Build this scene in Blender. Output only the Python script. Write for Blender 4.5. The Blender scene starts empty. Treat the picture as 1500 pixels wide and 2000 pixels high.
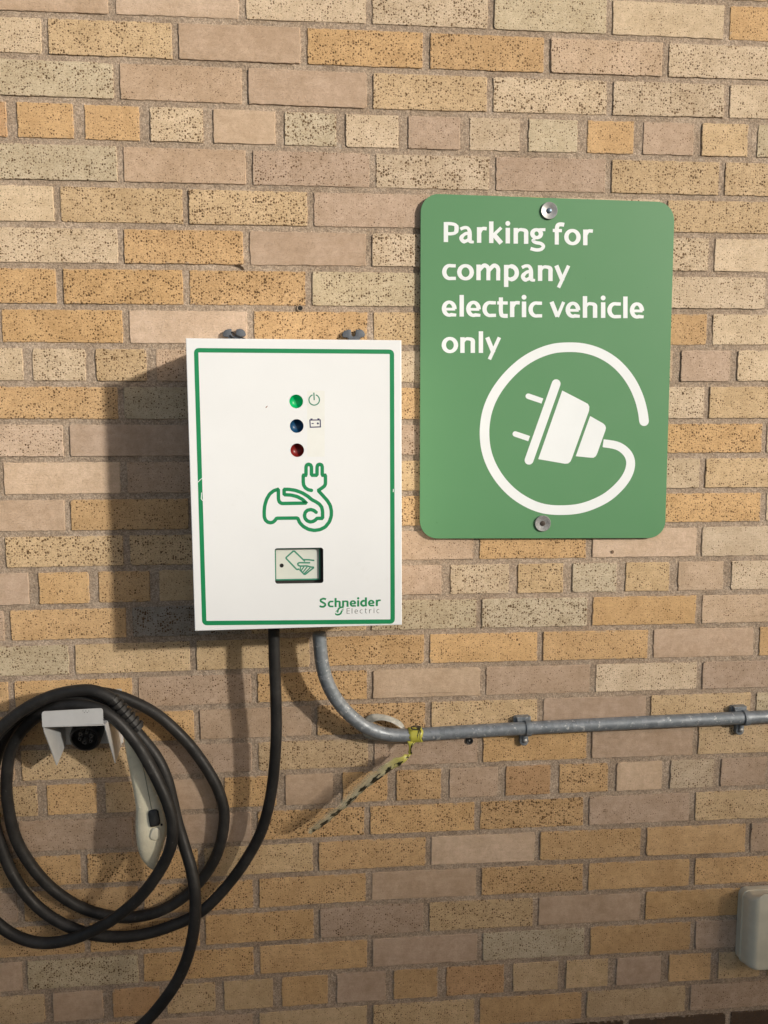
import bpy, bmesh, math, random
from mathutils import Vector, Matrix, noise
random.seed(11)
sc = bpy.context.scene
COL = sc.collection

# ------------------------------------------------------------------ image pixels to wall millimetres
# Everything is in wall millimetres, mostly cast from image pixels: X to the right, Y down, D = distance out from the brick face.
F = 1660.0
R = ((9.95829058e-01, -5.15135853e-04, -9.12371735e-02),
     (-9.60752421e-03, 9.93832485e-01, -1.10474822e-01),
     (9.07313765e-02, 1.10890602e-01, 9.89682319e-01))
CX, CY, CZ = 321.6034826, 740.80847049, -1567.65109366
GROUND = 2250.0

def W(px, py, D=0.0):
    """image pixel, unprojected through the fitted camera -> wall millimetres at stand-off D"""
    a, b = (px-750)/F, (py-1000)/F
    d = [R[0][k]*a + R[1][k]*b + R[2][k] for k in range(3)]
    s = (-D-CZ)/d[2]
    return (CX+s*d[0], CY+s*d[1], D)

def V(X, Y, D):
    return Vector((X/1000, -D/1000, (GROUND-Y)/1000))

def P(px, py, D=0.0):
    return V(*W(px, py, D))

def S(r, g, b):
    f = lambda c: (c/255/12.92) if c/255 <= .04045 else ((c/255+.055)/1.055)**2.4
    return (f(r), f(g), f(b), 1)

# ------------------------------------------------------------------ object helpers
def link(name, me, mats, parent=None, smooth=False):
    o = bpy.data.objects.new(name, me); COL.objects.link(o)
    for m in (mats if isinstance(mats, (list, tuple)) else [mats]):
        me.materials.append(m)
    if smooth:
        for p in me.polygons: p.use_smooth = True
    if parent is not None:
        o.parent = parent
        o.matrix_parent_inverse = Matrix.Identity(4)
        if parent.type == 'EMPTY' or True:
            o.location = o.location - world_loc(parent)
    return o

def world_loc(o):
    v = Vector(o.location)
    while o.parent: o = o.parent; v += Vector(o.location)
    return v

def obj(name, bm, mats, parent=None, smooth=False, angle=None):
    me = bpy.data.meshes.new(name)
    bmesh.ops.recalc_face_normals(bm, faces=bm.faces)
    if angle:
        for f in bm.faces: f.smooth = True
        for e in bm.edges:
            if len(e.link_faces) == 2 and e.calc_face_angle(0) > math.radians(angle): e.smooth = False
    bm.to_mesh(me); bm.free()
    return link(name, me, mats, parent, smooth)

def thing(name, label, cat, at=None, group=None):
    o = bpy.data.objects.new(name, None); COL.objects.link(o)
    o.empty_display_size = .05
    if at is not None: o.location = at
    return tag(o, label, cat, group)

def tag(o, label=None, cat=None, group=None, kind=None):
    if label: o['label'] = label
    if cat: o['category'] = cat
    if group: o['group'] = group
    if kind: o['kind'] = kind
    return o

# ------------------------------------------------------------------ shape helpers
def catmull(pts, n=6, closed=False):
    out = []; N = len(pts)
    rng = range(N if closed else N-1)
    for i in rng:
        g = lambda k: pts[k % N] if closed else pts[max(0, min(N-1, k))]
        p0, p1, p2, p3 = g(i-1), g(i), g(i+1), g(i+2)
        for j in range(n):
            t = j/n
            out.append(tuple(.5*((2*b)+(-a+c)*t+(2*a-5*b+4*c-d)*t*t+(-a+3*b-3*c+d)*t**3)
                             for a, b, c, d in zip(p0, p1, p2, p3)))
    if not closed: out.append(tuple(pts[-1]))
    return out

def chaikin(pts, q=.2):
    out = [pts[0]]
    for i in range(1, len(pts)-1):
        a, b, c = pts[i-1], pts[i], pts[i+1]
        qa = min(q, 16/max(1e-6, math.dist(a, b))); qc = min(q, 16/max(1e-6, math.dist(b, c)))
        out.append(tuple(b[k]+(a[k]-b[k])*qa for k in range(2)))
        out.append(tuple(b[k]+(c[k]-b[k])*qc for k in range(2)))
    out.append(pts[-1])
    return out

def ribbon(bm, pts, width, mp, dz=0.0, closed=False, cap0='flat', cap1='flat', mat=0):
    """flat painted stroke of given width; mp maps (x, y, dz) to 3D"""
    n = len(pts)
    ws = width if isinstance(width, (list, tuple)) else [width]*n
    L, Rr = [], []
    for i in range(n):
        if closed: a, c = pts[i-1], pts[(i+1) % n]
        else: a, c = pts[max(0, i-1)], pts[min(n-1, i+1)]
        b = pts[i]
        d1 = Vector((b[0]-a[0], b[1]-a[1])); d2 = Vector((c[0]-b[0], c[1]-b[1]))
        if d1.length < 1e-9: d1 = d2.copy()
        if d2.length < 1e-9: d2 = d1.copy()
        d1.normalize(); d2.normalize()
        n1 = Vector((-d1.y, d1.x)); n2 = Vector((-d2.y, d2.x))
        m = n1+n2
        if m.length < .3: m = n1.copy(); k = 1
        else:
            m.normalize(); k = min(1.9, 1/max(.3, m.dot(n1)))
        h = ws[i]/2*k
        L.append(bm.verts.new(mp(b[0]+m.x*h, b[1]+m.y*h, dz)))
        Rr.append(bm.verts.new(mp(b[0]-m.x*h, b[1]-m.y*h, dz)))
    fs = []
    for i in range(n if closed else n-1):
        j = (i+1) % n
        fs.append(bm.faces.new((L[i], L[j], Rr[j], Rr[i])))
    for end, cap in ((0, cap0), (-1, cap1)):
        if closed or cap != 'round': continue
        b = pts[end]; a = pts[1] if end == 0 else pts[-2]
        d = Vector((b[0]-a[0], b[1]-a[1])).normalized(); nn = Vector((-d.y, d.x)); h = ws[end]/2
        arc = [bm.verts.new(mp(b[0]+(nn.x*math.cos(t)+d.x*math.sin(t))*h, b[1]+(nn.y*math.cos(t)+d.y*math.sin(t))*h, dz))
               for t in [math.pi*k/8 for k in range(1, 8)]]
        l, r = (L[end], Rr[end]) if end == -1 else (Rr[end], L[end])
        fs.append(bm.faces.new([l]+arc+[r]))
    for f in fs: f.material_index = mat
    return fs

def poly(bm, pts, mp, dz=0.0, mat=0):
    f = bm.faces.new([bm.verts.new(mp(x, y, dz)) for x, y in pts])
    f.material_index = mat
    bmesh.ops.triangulate(bm, faces=[f])

def disk_pts(cx, cy, r, n=28, ry=None):
    ry = ry or r
    return [(cx+r*math.cos(2*math.pi*k/n), cy+ry*math.sin(2*math.pi*k/n)) for k in range(n)]

def rrect(x0, y0, x1, y1, r, n=6):
    out = []
    for cx, cy, a in ((x1-r, y0+r, -90), (x1-r, y1-r, 0), (x0+r, y1-r, 90), (x0+r, y0+r, 180)):
        for k in range(n+1):
            t = math.radians(a+90*k/n)
            out.append((cx+r*math.cos(t), cy+r*math.sin(t)))
    return out

def prism(bm, outline, d0, d1, bev=0.0, mat=0):
    """outline in wall mm; solid from stand-off d0 to d1, front edge bevelled by bev"""
    n = len(outline)
    cx = sum(p[0] for p in outline)/n; cy = sum(p[1] for p in outline)/n
    rings = [(outline, d0)]
    if bev:
        ins = inset(outline, bev); mid = inset(outline, bev*.3)
        rings += [(outline, d1-bev), (mid, d1-bev*.3), (ins, d1)]
    else: rings += [(outline, d1)]
    vr = [[bm.verts.new(V(x, y, d)) for x, y in ol] for ol, d in rings]
    for a, b in zip(vr, vr[1:]):
        for i in range(n):
            j = (i+1) % n
            bm.faces.new((a[i], a[j], b[j], b[i])).material_index = mat
    bm.faces.new(vr[0]).material_index = mat
    bm.faces.new(vr[-1]).material_index = mat

def inset(ol, d):
    n = len(ol); out = []
    area = sum(ol[i][0]*ol[(i+1) % n][1]-ol[(i+1) % n][0]*ol[i][1] for i in range(n))
    s = 1 if area > 0 else -1
    for i in range(n):
        a, b, c = ol[i-1], ol[i], ol[(i+1) % n]
        d1 = Vector((b[0]-a[0], b[1]-a[1])); d2 = Vector((c[0]-b[0], c[1]-b[1]))
        d1 = d1.normalized() if d1.length else d2.normalized(); d2 = d2.normalized() if d2.length else d1
        m = Vector((-d1.y, d1.x))+Vector((-d2.y, d2.x))
        if m.length < .2: m = Vector((-d1.y, d1.x))
        m.normalize(); k = min(2, 1/max(.4, m.dot(Vector((-d1.y, d1.x)))))
        out.append((b[0]+m.x*d*s*k, b[1]+m.y*d*s*k))
    return out

def tube(bm, pts, rad, segs=16, caps=True, squash=None, mat=0):
    """pts are Vectors (m); rad in m, scalar or list"""
    n = len(pts); rs = rad if isinstance(rad, (list, tuple)) else [rad]*n
    T = [(pts[min(n-1, i+1)]-pts[max(0, i-1)]).normalized() for i in range(n)]
    up = Vector((0, -1, 0))
    if abs(T[0].dot(up)) > .9: up = Vector((1, 0, 0))
    N = (up-T[0]*up.dot(T[0])).normalized()
    rings = []
    for i in range(n):
        N = (N-T[i]*N.dot(T[i])).normalized(); B = T[i].cross(N)
        rings.append([bm.verts.new(pts[i]+(N*math.cos(a)+B*math.sin(a))*rs[i])
                      for a in [2*math.pi*k/segs for k in range(segs)]])
    for a, b in zip(rings, rings[1:]):
        for i in range(segs):
            j = (i+1) % segs
            bm.faces.new((a[i], a[j], b[j], b[i])).material_index = mat
    if caps:
        bm.faces.new(rings[0]).material_index = mat; bm.faces.new(rings[-1]).material_index = mat

def lathe(bm, c, axis, prof, segs=28, mat=0):
    """prof: list of (along, radius) metres"""
    axis = axis.normalized(); u = axis.orthogonal().normalized(); w = axis.cross(u)
    rings = []
    for h, r in prof:
        if r < 1e-7: rings.append([bm.verts.new(c+axis*h)])
        else: rings.append([bm.verts.new(c+axis*h+(u*math.cos(t)+w*math.sin(t))*r) for t in [2*math.pi*k/segs for k in range(segs)]])
    for a, b in zip(rings, rings[1:]):
        for i in range(segs):
            j = (i+1) % segs
            if len(a) == 1 and len(b) == 1: continue
            if len(a) == 1: f = bm.faces.new((a[0], b[j], b[i]))
            elif len(b) == 1: f = bm.faces.new((a[i], a[j], b[0]))
            else: f = bm.faces.new((a[i], a[j], b[j], b[i]))
            f.material_index = mat

OUT = Vector((0, -1, 0))     # away from the wall

# ------------------------------------------------------------------ materials
def mat(name, col=(.5, .5, .5, 1), rough=.5, metal=0.0, spec=.5):
    m = bpy.data.materials.new(name); m.use_nodes = True
    b = m.node_tree.nodes['Principled BSDF']
    b.inputs['Base Color'].default_value = col if len(col) == 4 else (*col, 1)
    b.inputs['Roughness'].default_value = rough
    b.inputs['Metallic'].default_value = metal
    b.inputs['Specular IOR Level'].default_value = spec
    return m, m.node_tree, b

class NT:
    def __init__(s, nt): s.nt = nt
    def n(s, t, **kw):
        x = s.nt.nodes.new(t)
        for k, v in kw.items(): setattr(x, k, v)
        return x
    def l(s, a, b): s.nt.links.new(a, b)
    def math(s, op, a, b=None, c=None, clamp=False):
        x = s.n('ShaderNodeMath', operation=op, use_clamp=clamp)
        for i, v in enumerate((a, b, c)):
            if v is None: continue
            if isinstance(v, (int, float)): x.inputs[i].default_value = v
            else: s.l(v, x.inputs[i])
        return x.outputs[0]
    def noise(s, vec, scale, detail=3, rough=.5, dims='3D'):
        x = s.n('ShaderNodeTexNoise', noise_dimensions=dims)
        x.inputs['Scale'].default_value = scale; x.inputs['Detail'].default_value = detail; x.inputs['Roughness'].default_value = rough
        if vec is not None: s.l(vec, x.inputs['Vector'])
        return x.outputs[0]
    def mix(s, f, a, b, blend='MIX'):
        x = s.n('ShaderNodeMix', data_type='RGBA', blend_type=blend)
        for sock, v in ((x.inputs[0], f), (x.inputs[6], a), (x.inputs[7], b)):
            if isinstance(v, (int, float)): sock.default_value = v
            elif isinstance(v, tuple): sock.default_value = v if len(v) == 4 else (*v, 1)
            else: s.l(v, sock)
        return x.outputs[2]
    def ramp(s, v, lo, hi, a=0.0, b=1.0):
        x = s.n('ShaderNodeMapRange'); x.interpolation_type = 'SMOOTHSTEP'
        s.l(v, x.inputs[0])
        for i, q in enumerate((lo, hi, a, b)): x.inputs[i+1].default_value = q
        return x.outputs[0]
    def bump(s, h, strength, dist, bsdf):
        x = s.n('ShaderNodeBump'); x.inputs['Strength'].default_value = strength; x.inputs['Distance'].default_value = dist
        s.l(h, x.inputs['Height']); s.l(x.outputs[0], bsdf.inputs['Normal'])
    def co(s):
        return s.n('ShaderNodeNewGeometry').outputs['Position']

def make_brick_mat(name='glazed_speckled_brick'):
    m, nt, b = mat(name, rough=.82, spec=.25)
    g = NT(nt); pos = g.co()
    at = g.n('ShaderNodeAttribute', attribute_name='bc'); base = at.outputs['Color']; den = at.outputs['Alpha']
    sx = g.n('ShaderNodeSeparateXYZ'); g.l(pos, sx.inputs[0])
    c2 = g.n('ShaderNodeCombineXYZ'); g.l(sx.outputs[0], c2.inputs[0]); g.l(sx.outputs[2], c2.inputs[1])
    nd = g.n('ShaderNodeTexNoise'); nd.inputs['Scale'].default_value = 260; nd.inputs['Detail'].default_value = 2; g.l(c2.outputs[0], nd.inputs['Vector'])
    vs = g.n('ShaderNodeVectorMath', operation='SCALE'); g.l(nd.outputs['Color'], vs.inputs[0]); vs.inputs[3].default_value = .0032
    va = g.n('ShaderNodeVectorMath', operation='ADD'); g.l(c2.outputs[0], va.inputs[0]); g.l(vs.outputs[0], va.inputs[1])
    vec = va.outputs[0]
    # clumping of the iron spots
    clump = g.ramp(g.noise(c2.outputs[0], 38, 2, .5), .36, .64, .72, 1.12)
    def spots(scale, k, p):
        v = g.n('ShaderNodeTexVoronoi', voronoi_dimensions='2D', feature='F1'); v.inputs['Scale'].default_value = scale; g.l(vec, v.inputs['Vector'])
        sp = g.n('ShaderNodeSeparateColor'); g.l(v.outputs['Color'], sp.inputs[0])
        r = g.math('POWER', sp.outputs[0], p)
        r = g.math('MULTIPLY', r, k); r = g.math('MULTIPLY', r, clump); r = g.math('MULTIPLY', r, g.math('POWER', den, .8))
        d = g.math('SUBTRACT', r, v.outputs['Distance'])
        return g.ramp(d, -.02, .06), sp.outputs[1]
    m1, t1 = spots(225, .50, 1.4)
    m2, t2 = spots(430, .50, 1.15)
    dark = g.mix(t1, (.140, .076, .032, 1), (.070, .037, .015, 1))
    # body colour: broad firing variation, fine sandy grain
    v1 = g.noise(pos, 15, 4, .65); v2 = g.noise(pos, 900, 2, .6); v3 = g.noise(pos, 70, 4, .65)
    c = g.mix(1.0, base, g.mix(g.ramp(v1, .25, .75), (.885, .865, .83, 1), (1.09, 1.10, 1.12, 1)), 'MULTIPLY')
    c = g.mix(1.0, c, g.mix(g.ramp(v3, .3, .7), (.92, .91, .89, 1), (1.06, 1.06, 1.07, 1)), 'MULTIPLY')
    c = g.mix(1.0, c, g.mix(g.ramp(v2, .3, .7), (.90, .89, .87, 1), (1.07, 1.07, 1.07, 1)), 'MULTIPLY')
    c = g.mix(g.math('MULTIPLY', m2, .55), c, g.mix(.5, dark, (.20, .12, .06, 1)))
    c = g.mix(g.math('MULTIPLY', m1, .93), c, dark)
    # short wire-cut ticks dragged across the face
    mp_ = g.n('ShaderNodeMapping'); mp_.inputs['Rotation'].default_value = (0, 0, .5); mp_.inputs['Scale'].default_value = (260, 620, 1); g.l(c2.outputs[0], mp_.inputs[0])
    tick = g.ramp(g.noise(mp_.outputs[0], 1.0, 2, .5, '2D'), .60, .70)
    mp2 = g.n('ShaderNodeMapping'); mp2.inputs['Rotation'].default_value = (0, 0, -.06); mp2.inputs['Scale'].default_value = (16, 210, 1); g.l(c2.outputs[0], mp2.inputs[0])
    drag = g.ramp(g.noise(mp2.outputs[0], 1.0, 4, .6, '2D'), .3, .7)
    c = g.mix(g.math('MULTIPLY', tick, .30), c, g.mix(1.0, c, (.58, .52, .47, 1), 'MULTIPLY'))
    c = g.mix(1.0, c, g.mix(drag, (.975, .972, .968, 1), (1.02, 1.02, 1.022, 1)), 'MULTIPLY')
    # mortar smears and soiling creeping in from the arrises
    ed = g.n('ShaderNodeAttribute', attribute_name='edge').outputs['Fac']
    sm = g.ramp(g.math('SUBTRACT', g.noise(pos, 75, 5, .7), g.math('MULTIPLY', ed, .30)), .50, .60)
    c = g.mix(g.math('MULTIPLY', sm, .55), c, (.47, .365, .265, 1))
    dk = g.ramp(g.math('SUBTRACT', g.noise(pos, 48, 5, .7), g.math('MULTIPLY', ed, .22)), .52, .66)
    c = g.mix(g.math('MULTIPLY', dk, .30), c, (.21, .15, .10, 1))
    # grime near arrises and odd stains
    st = g.ramp(g.noise(pos, 14, 5, .7), .66, .80)
    c = g.mix(g.math('MULTIPLY', st, .22), c, (.20, .14, .09, 1))
    g.l(c, b.inputs['Base Color'])
    h = g.math('ADD', g.math('MULTIPLY', g.noise(pos, 420, 3, .6), .5), g.math('MULTIPLY', g.noise(pos, 60, 3, .6), 1.0))
    h = g.math('SUBTRACT', h, g.math('MULTIPLY', m1, .6)); h = g.math('SUBTRACT', h, g.math('MULTIPLY', tick, .5)); h = g.math('ADD', h, g.math('MULTIPLY', drag, .12))
    g.bump(h, .7, .0012, b)
    return m

def make_mortar_mat():
    m, nt, b = mat('sand_mortar', rough=.95, spec=.15)
    g = NT(nt); pos = g.co()
    a = g.noise(pos, 950, 3, .7); c = g.noise(pos, 26, 4, .6); d = g.noise(pos, 320, 3, .7)
    col = g.mix(g.ramp(c, .3, .7), (.43, .34, .255, 1), (.53, .43, .335, 1))
    col = g.mix(1.0, col, g.mix(g.ramp(a, .32, .68), (.62, .60, .58, 1), (1.22, 1.22, 1.22, 1)), 'MULTIPLY')
    col = g.mix(1.0, col, g.mix(g.ramp(d, .35, .65), (.66, .65, .64, 1), (1.16, 1.16, 1.16, 1)), 'MULTIPLY')
    big = g.noise(pos, 7, 4, .6); pale = g.ramp(g.noise(pos, 33, 5, .75), .60, .72)
    col = g.mix(1.0, col, g.mix(g.ramp(big, .3, .7), (.86, .84, .82, 1), (1.07, 1.06, 1.05, 1)), 'MULTIPLY')
    col = g.mix(g.math('MULTIPLY', pale, .35), col, (.62, .56, .48, 1))
    g.l(col, b.inputs['Base Color'])
    h = g.math('ADD', g.math('MULTIPLY', a, .6), g.math('MULTIPLY', g.noise(pos, 190, 4, .7), 1.2))
    g.bump(h, .9, .0026, b)
    return m

def simple(name, col, rough=.5, metal=0., spec=.5, var=.06, scale=30, bump=0., bscale=400, bdist=.0005):
    m, nt, b = mat(name, col, rough, metal, spec)
    g = NT(nt); pos = g.co()
    v = g.noise(pos, scale, 4, .6)
    lo = tuple(c*(1-var) for c in col[:3])+(1,); hi = tuple(min(1, c*(1+var)) for c in col[:3])+(1,)
    g.l(g.mix(g.ramp(v, .3, .7), lo, hi), b.inputs['Base Color'])
    r = g.ramp(g.noise(pos, scale*2.3, 3, .6), .3, .7, max(0, rough-.06), min(1, rough+.06)); g.l(r, b.inputs['Roughness'])
    if bump: g.bump(g.noise(pos, bscale, 3, .6), bump, bdist, b)
    return m

def make_galv():
    m, nt, b = mat('galvanised_steel', rough=.5, metal=.35, spec=.5)
    g = NT(nt); pos = g.co()
    v = g.n('ShaderNodeTexVoronoi', feature='F1'); v.inputs['Scale'].default_value = 120; g.l(pos, v.inputs['Vector'])
    sp = g.n('ShaderNodeSeparateColor'); g.l(v.outputs['Color'], sp.inputs[0])
    n1 = g.noise(pos, 45, 5, .7); n2 = g.noise(pos, 14, 3, .6)
    c = g.mix(sp.outputs[0], (.18, .20, .22, 1), (.285, .31, .335, 1))
    c = g.mix(g.ramp(n1, .45, .65), c, (.20, .225, .245, 1))
    c = g.mix(g.math('MULTIPLY', g.ramp(g.noise(pos, 85, 3, .75), .60, .68), .75), c, (.62, .63, .62, 1))
    c = g.mix(g.math('MULTIPLY', g.ramp(n2, .58, .70), .5), c, (.12, .14, .16, 1))
    g.l(c, b.inputs['Base Color'])
    g.l(g.ramp(n1, .3, .7, .38, .62), b.inputs['Roughness'])
    g.bump(n1, .25, .0006, b)
    return m

def make_tape():
    """thin translucent yellow barrier tape with slanted black lettering blocks"""
    m, nt, b = mat('barrier_tape', rough=.3, spec=.5)
    g = NT(nt)
    uv = g.n('ShaderNodeUVMap', uv_map='uv').outputs[0]
    sp = g.n('ShaderNodeSeparateXYZ'); g.l(uv, sp.inputs[0])
    u, v = sp.outputs[0], sp.outputs[1]
    n = g.noise(uv, 3.0, 3, .6)
    s = g.math('FRACT', g.math('ADD', g.math('MULTIPLY', u, 1.35), g.math('MULTIPLY', n, 1.6)))
    blk = g.math('MULTIPLY', g.ramp(s, .50, .53), g.ramp(g.math('ADD', v, g.math('MULTIPLY', g.noise(uv, 5, 2, .5), .5)), .82, .86))
    fade = g.ramp(u, .9, 4.0)
    yel = g.mix(fade, (.68, .64, .11, 1), (.56, .55, .42, 1))
    c = g.mix(g.math('MULTIPLY', blk, g.ramp(g.noise(uv, 9, 2, .5), .25, .45, .75, 1)), yel, (.03, .03, .02, 1))
    g.l(c, b.inputs['Base Color'])
    g.bump(g.noise(g.co(), 140, 3, .6), .6, .002, b)
    out = nt.nodes['Material Output']
    tr = g.n('ShaderNodeBsdfTransparent'); tl = g.n('ShaderNodeBsdfTranslucent'); g.l(c, tl.inputs[0])
    m1 = g.n('ShaderNodeMixShader'); m1.inputs[0].default_value = .35; g.l(b.outputs[0], m1.inputs[1]); g.l(tl.outputs[0], m1.inputs[2])
    m2 = g.n('ShaderNodeMixShader')
    op = g.math('MULTIPLY', g.math('SUBTRACT', 1.0, blk), g.math('MULTIPLY', fade, g.math('SUBTRACT', .90, g.math('MULTIPLY', v, .85))))
    g.l(op, m2.inputs[0])
    g.l(m1.outputs[0], m2.inputs[1]); g.l(tr.outputs[0], m2.inputs[2]); g.l(m2.outputs[0], out.inputs[0])
    return m

BRICK = make_brick_mat(); MORTAR = make_mortar_mat(); GALV = make_galv(); TAPE = make_tape()
WHITE = simple('white_powder_coat', (.80, .815, .82, 1), .38, var=.015, scale=6, bump=.05, bscale=700, bdist=.0002)
INKGREEN = simple('printed_green', (.008, .235, .085, 1), .42, var=.05, scale=20)
INKGREY = simple('printed_grey', (.13, .14, .14, 1), .45)
INKBLUE = simple('printed_navy', (.03, .03, .10, 1), .45)
INKTEAL = simple('printed_teal', (.05, .25, .16, 1), .45)
NEARBLACK = simple('near_black', (.012, .011, .010, 1), .9)
def weather(m, col, amt, scale, lo, hi):
    nt = m.node_tree; b = nt.nodes['Principled BSDF']; g = NT(nt); src = b.inputs['Base Color'].links[0].from_socket
    g.l(g.mix(g.math('MULTIPLY', g.ramp(g.noise(g.co(), scale, 6, .75), lo, hi), amt), src, col), b.inputs['Base Color'])
weather(WHITE, (.50, .47, .40, 1), .22, 11, .60, .85)
weather(WHITE, (.35, .32, .27, 1), .35, 130, .74, .80)
LABELY = simple('faded_label_film', (.79, .80, .765, 1), .38, var=.02)
SIGNG = None
def make_sign():
    m, nt, b = mat('green_sign_paint', rough=.4, spec=.35)
    g = NT(nt); pos = g.co()
    c = g.mix(g.noise(pos, 5, 3, .6), (.098, .248, .115, 1), (.104, .257, .121, 1))
    scr = g.n('ShaderNodeMapping'); scr.inputs['Rotation'].default_value = (0, .5, 0); scr.inputs['Scale'].default_value = (900, 1, 26); g.l(pos, scr.inputs[0])
    c = g.mix(g.math('MULTIPLY', g.ramp(g.noise(scr.outputs[0], 1.0, 2, .5), .74, .80), .30), c, (.22, .38, .22, 1))
    c = g.mix(g.math('MULTIPLY', g.ramp(g.noise(pos, 120, 3, .6), .70, .76), .35), c, (.05, .14, .055, 1))
    g.l(c, b.inputs['Base Color']); g.l(g.ramp(g.noise(pos, 30, 4, .6), .3, .7, .40, .46), b.inputs['Roughness'])
    return m
SIGNG = make_sign()
SIGNW = simple('white_vinyl', (.77, .80, .81, 1), .42, var=.02, scale=12)
ALU = simple('raw_aluminium', (.36, .36, .355, 1), .45, .6, var=.12, scale=120)
ALUDULL = simple('weathered_washer', (.24, .24, .235, 1), .6, .3, var=.2, scale=300)
SCREW = simple('zinc_screw', (.10, .14, .18, 1), .4, .7, var=.2, scale=300)
RUSTSCREW = simple('rusty_screw', (.06, .045, .035, 1), .7, .3, var=.3, scale=400)
def make_rubber():
    m, nt, b = mat('black_rubber', rough=.5, spec=.32)
    g = NT(nt); pos = g.co()
    c = g.mix(g.ramp(g.noise(pos, 22, 5, .7), .4, .75), (.016, .0152, .0145, 1), (.034, .032, .030, 1))
    c = g.mix(g.math('MULTIPLY', g.ramp(g.noise(pos, 160, 3, .6), .66, .74), .5), c, (.09, .085, .08, 1))
    g.l(c, b.inputs['Base Color']); g.l(g.ramp(g.noise(pos, 40, 4, .6), .3, .7, .42, .62), b.inputs['Roughness'])
    g.bump(g.noise(pos, 600, 2, .6), .15, .0004, b)
    return m
RUBBER = make_rubber()
BLACKP = simple('black_plastic', (.016, .016, .016, 1), .45, var=.2, scale=90)
GREYMET = simple('painted_bracket', (.50, .505, .505, 1), .42, var=.04, scale=40)
LUGM = simple('dark_grey_lug', (.085, .095, .11, 1), .55, var=.15, scale=120)
GUNM = simple('aged_beige_plastic', (.80, .73, .54, 1), .28, var=.07, scale=30, bump=.1)
CREAMB = simple('cream_plastic', (.66, .62, .49, 1), .5, var=.06, scale=25, bump=.1)
READER = simple('reader_plate', (.66, .69, .62, 1), .4, var=.02)
RECESS = simple('recess_black', (.03, .026, .024, 1), .6)

# ------------------------------------------------------------------ the brick wall
JT = {0: (-58, -27, 8), 1: (25.5, 53.5, 86), 2: (108, 137, 162), 3: (191, 219, 238), 4: (273, 295, 313), 5: (355, 372.5, 389),
      6: (437, 450, 462), 7: (517.5, 526, 537), 8: (598, 604, 609), 9: (674, 680, 679), 10: (749, 752, 750), 11: (823.5, 824.5, 822),
      12: (898, 894.5, 889), 13: (972, 964, 957), 14: (1044, 1033, 1023), 15: (1115, 1100, 1090), 16: (1188, 1168, 1156),
      17: (1258, 1236, 1220), 18: (1327, 1303, 1285), 19: (1396, 1369, 1347), 20: (1463, 1437, 1411), 21: (1533, 1501, 1474),
      22: (1602, 1570, 1537), 23: (1673, 1634, 1602), 24: (1741, 1699, 1667), 25: (1809, 1763, 1727), 26: (1877, 1829, 1788),
      27: (1943, 1892, 1851), 28: (2008, 1958, 1911), 29: (2074, 2022, 1968)}
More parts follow.
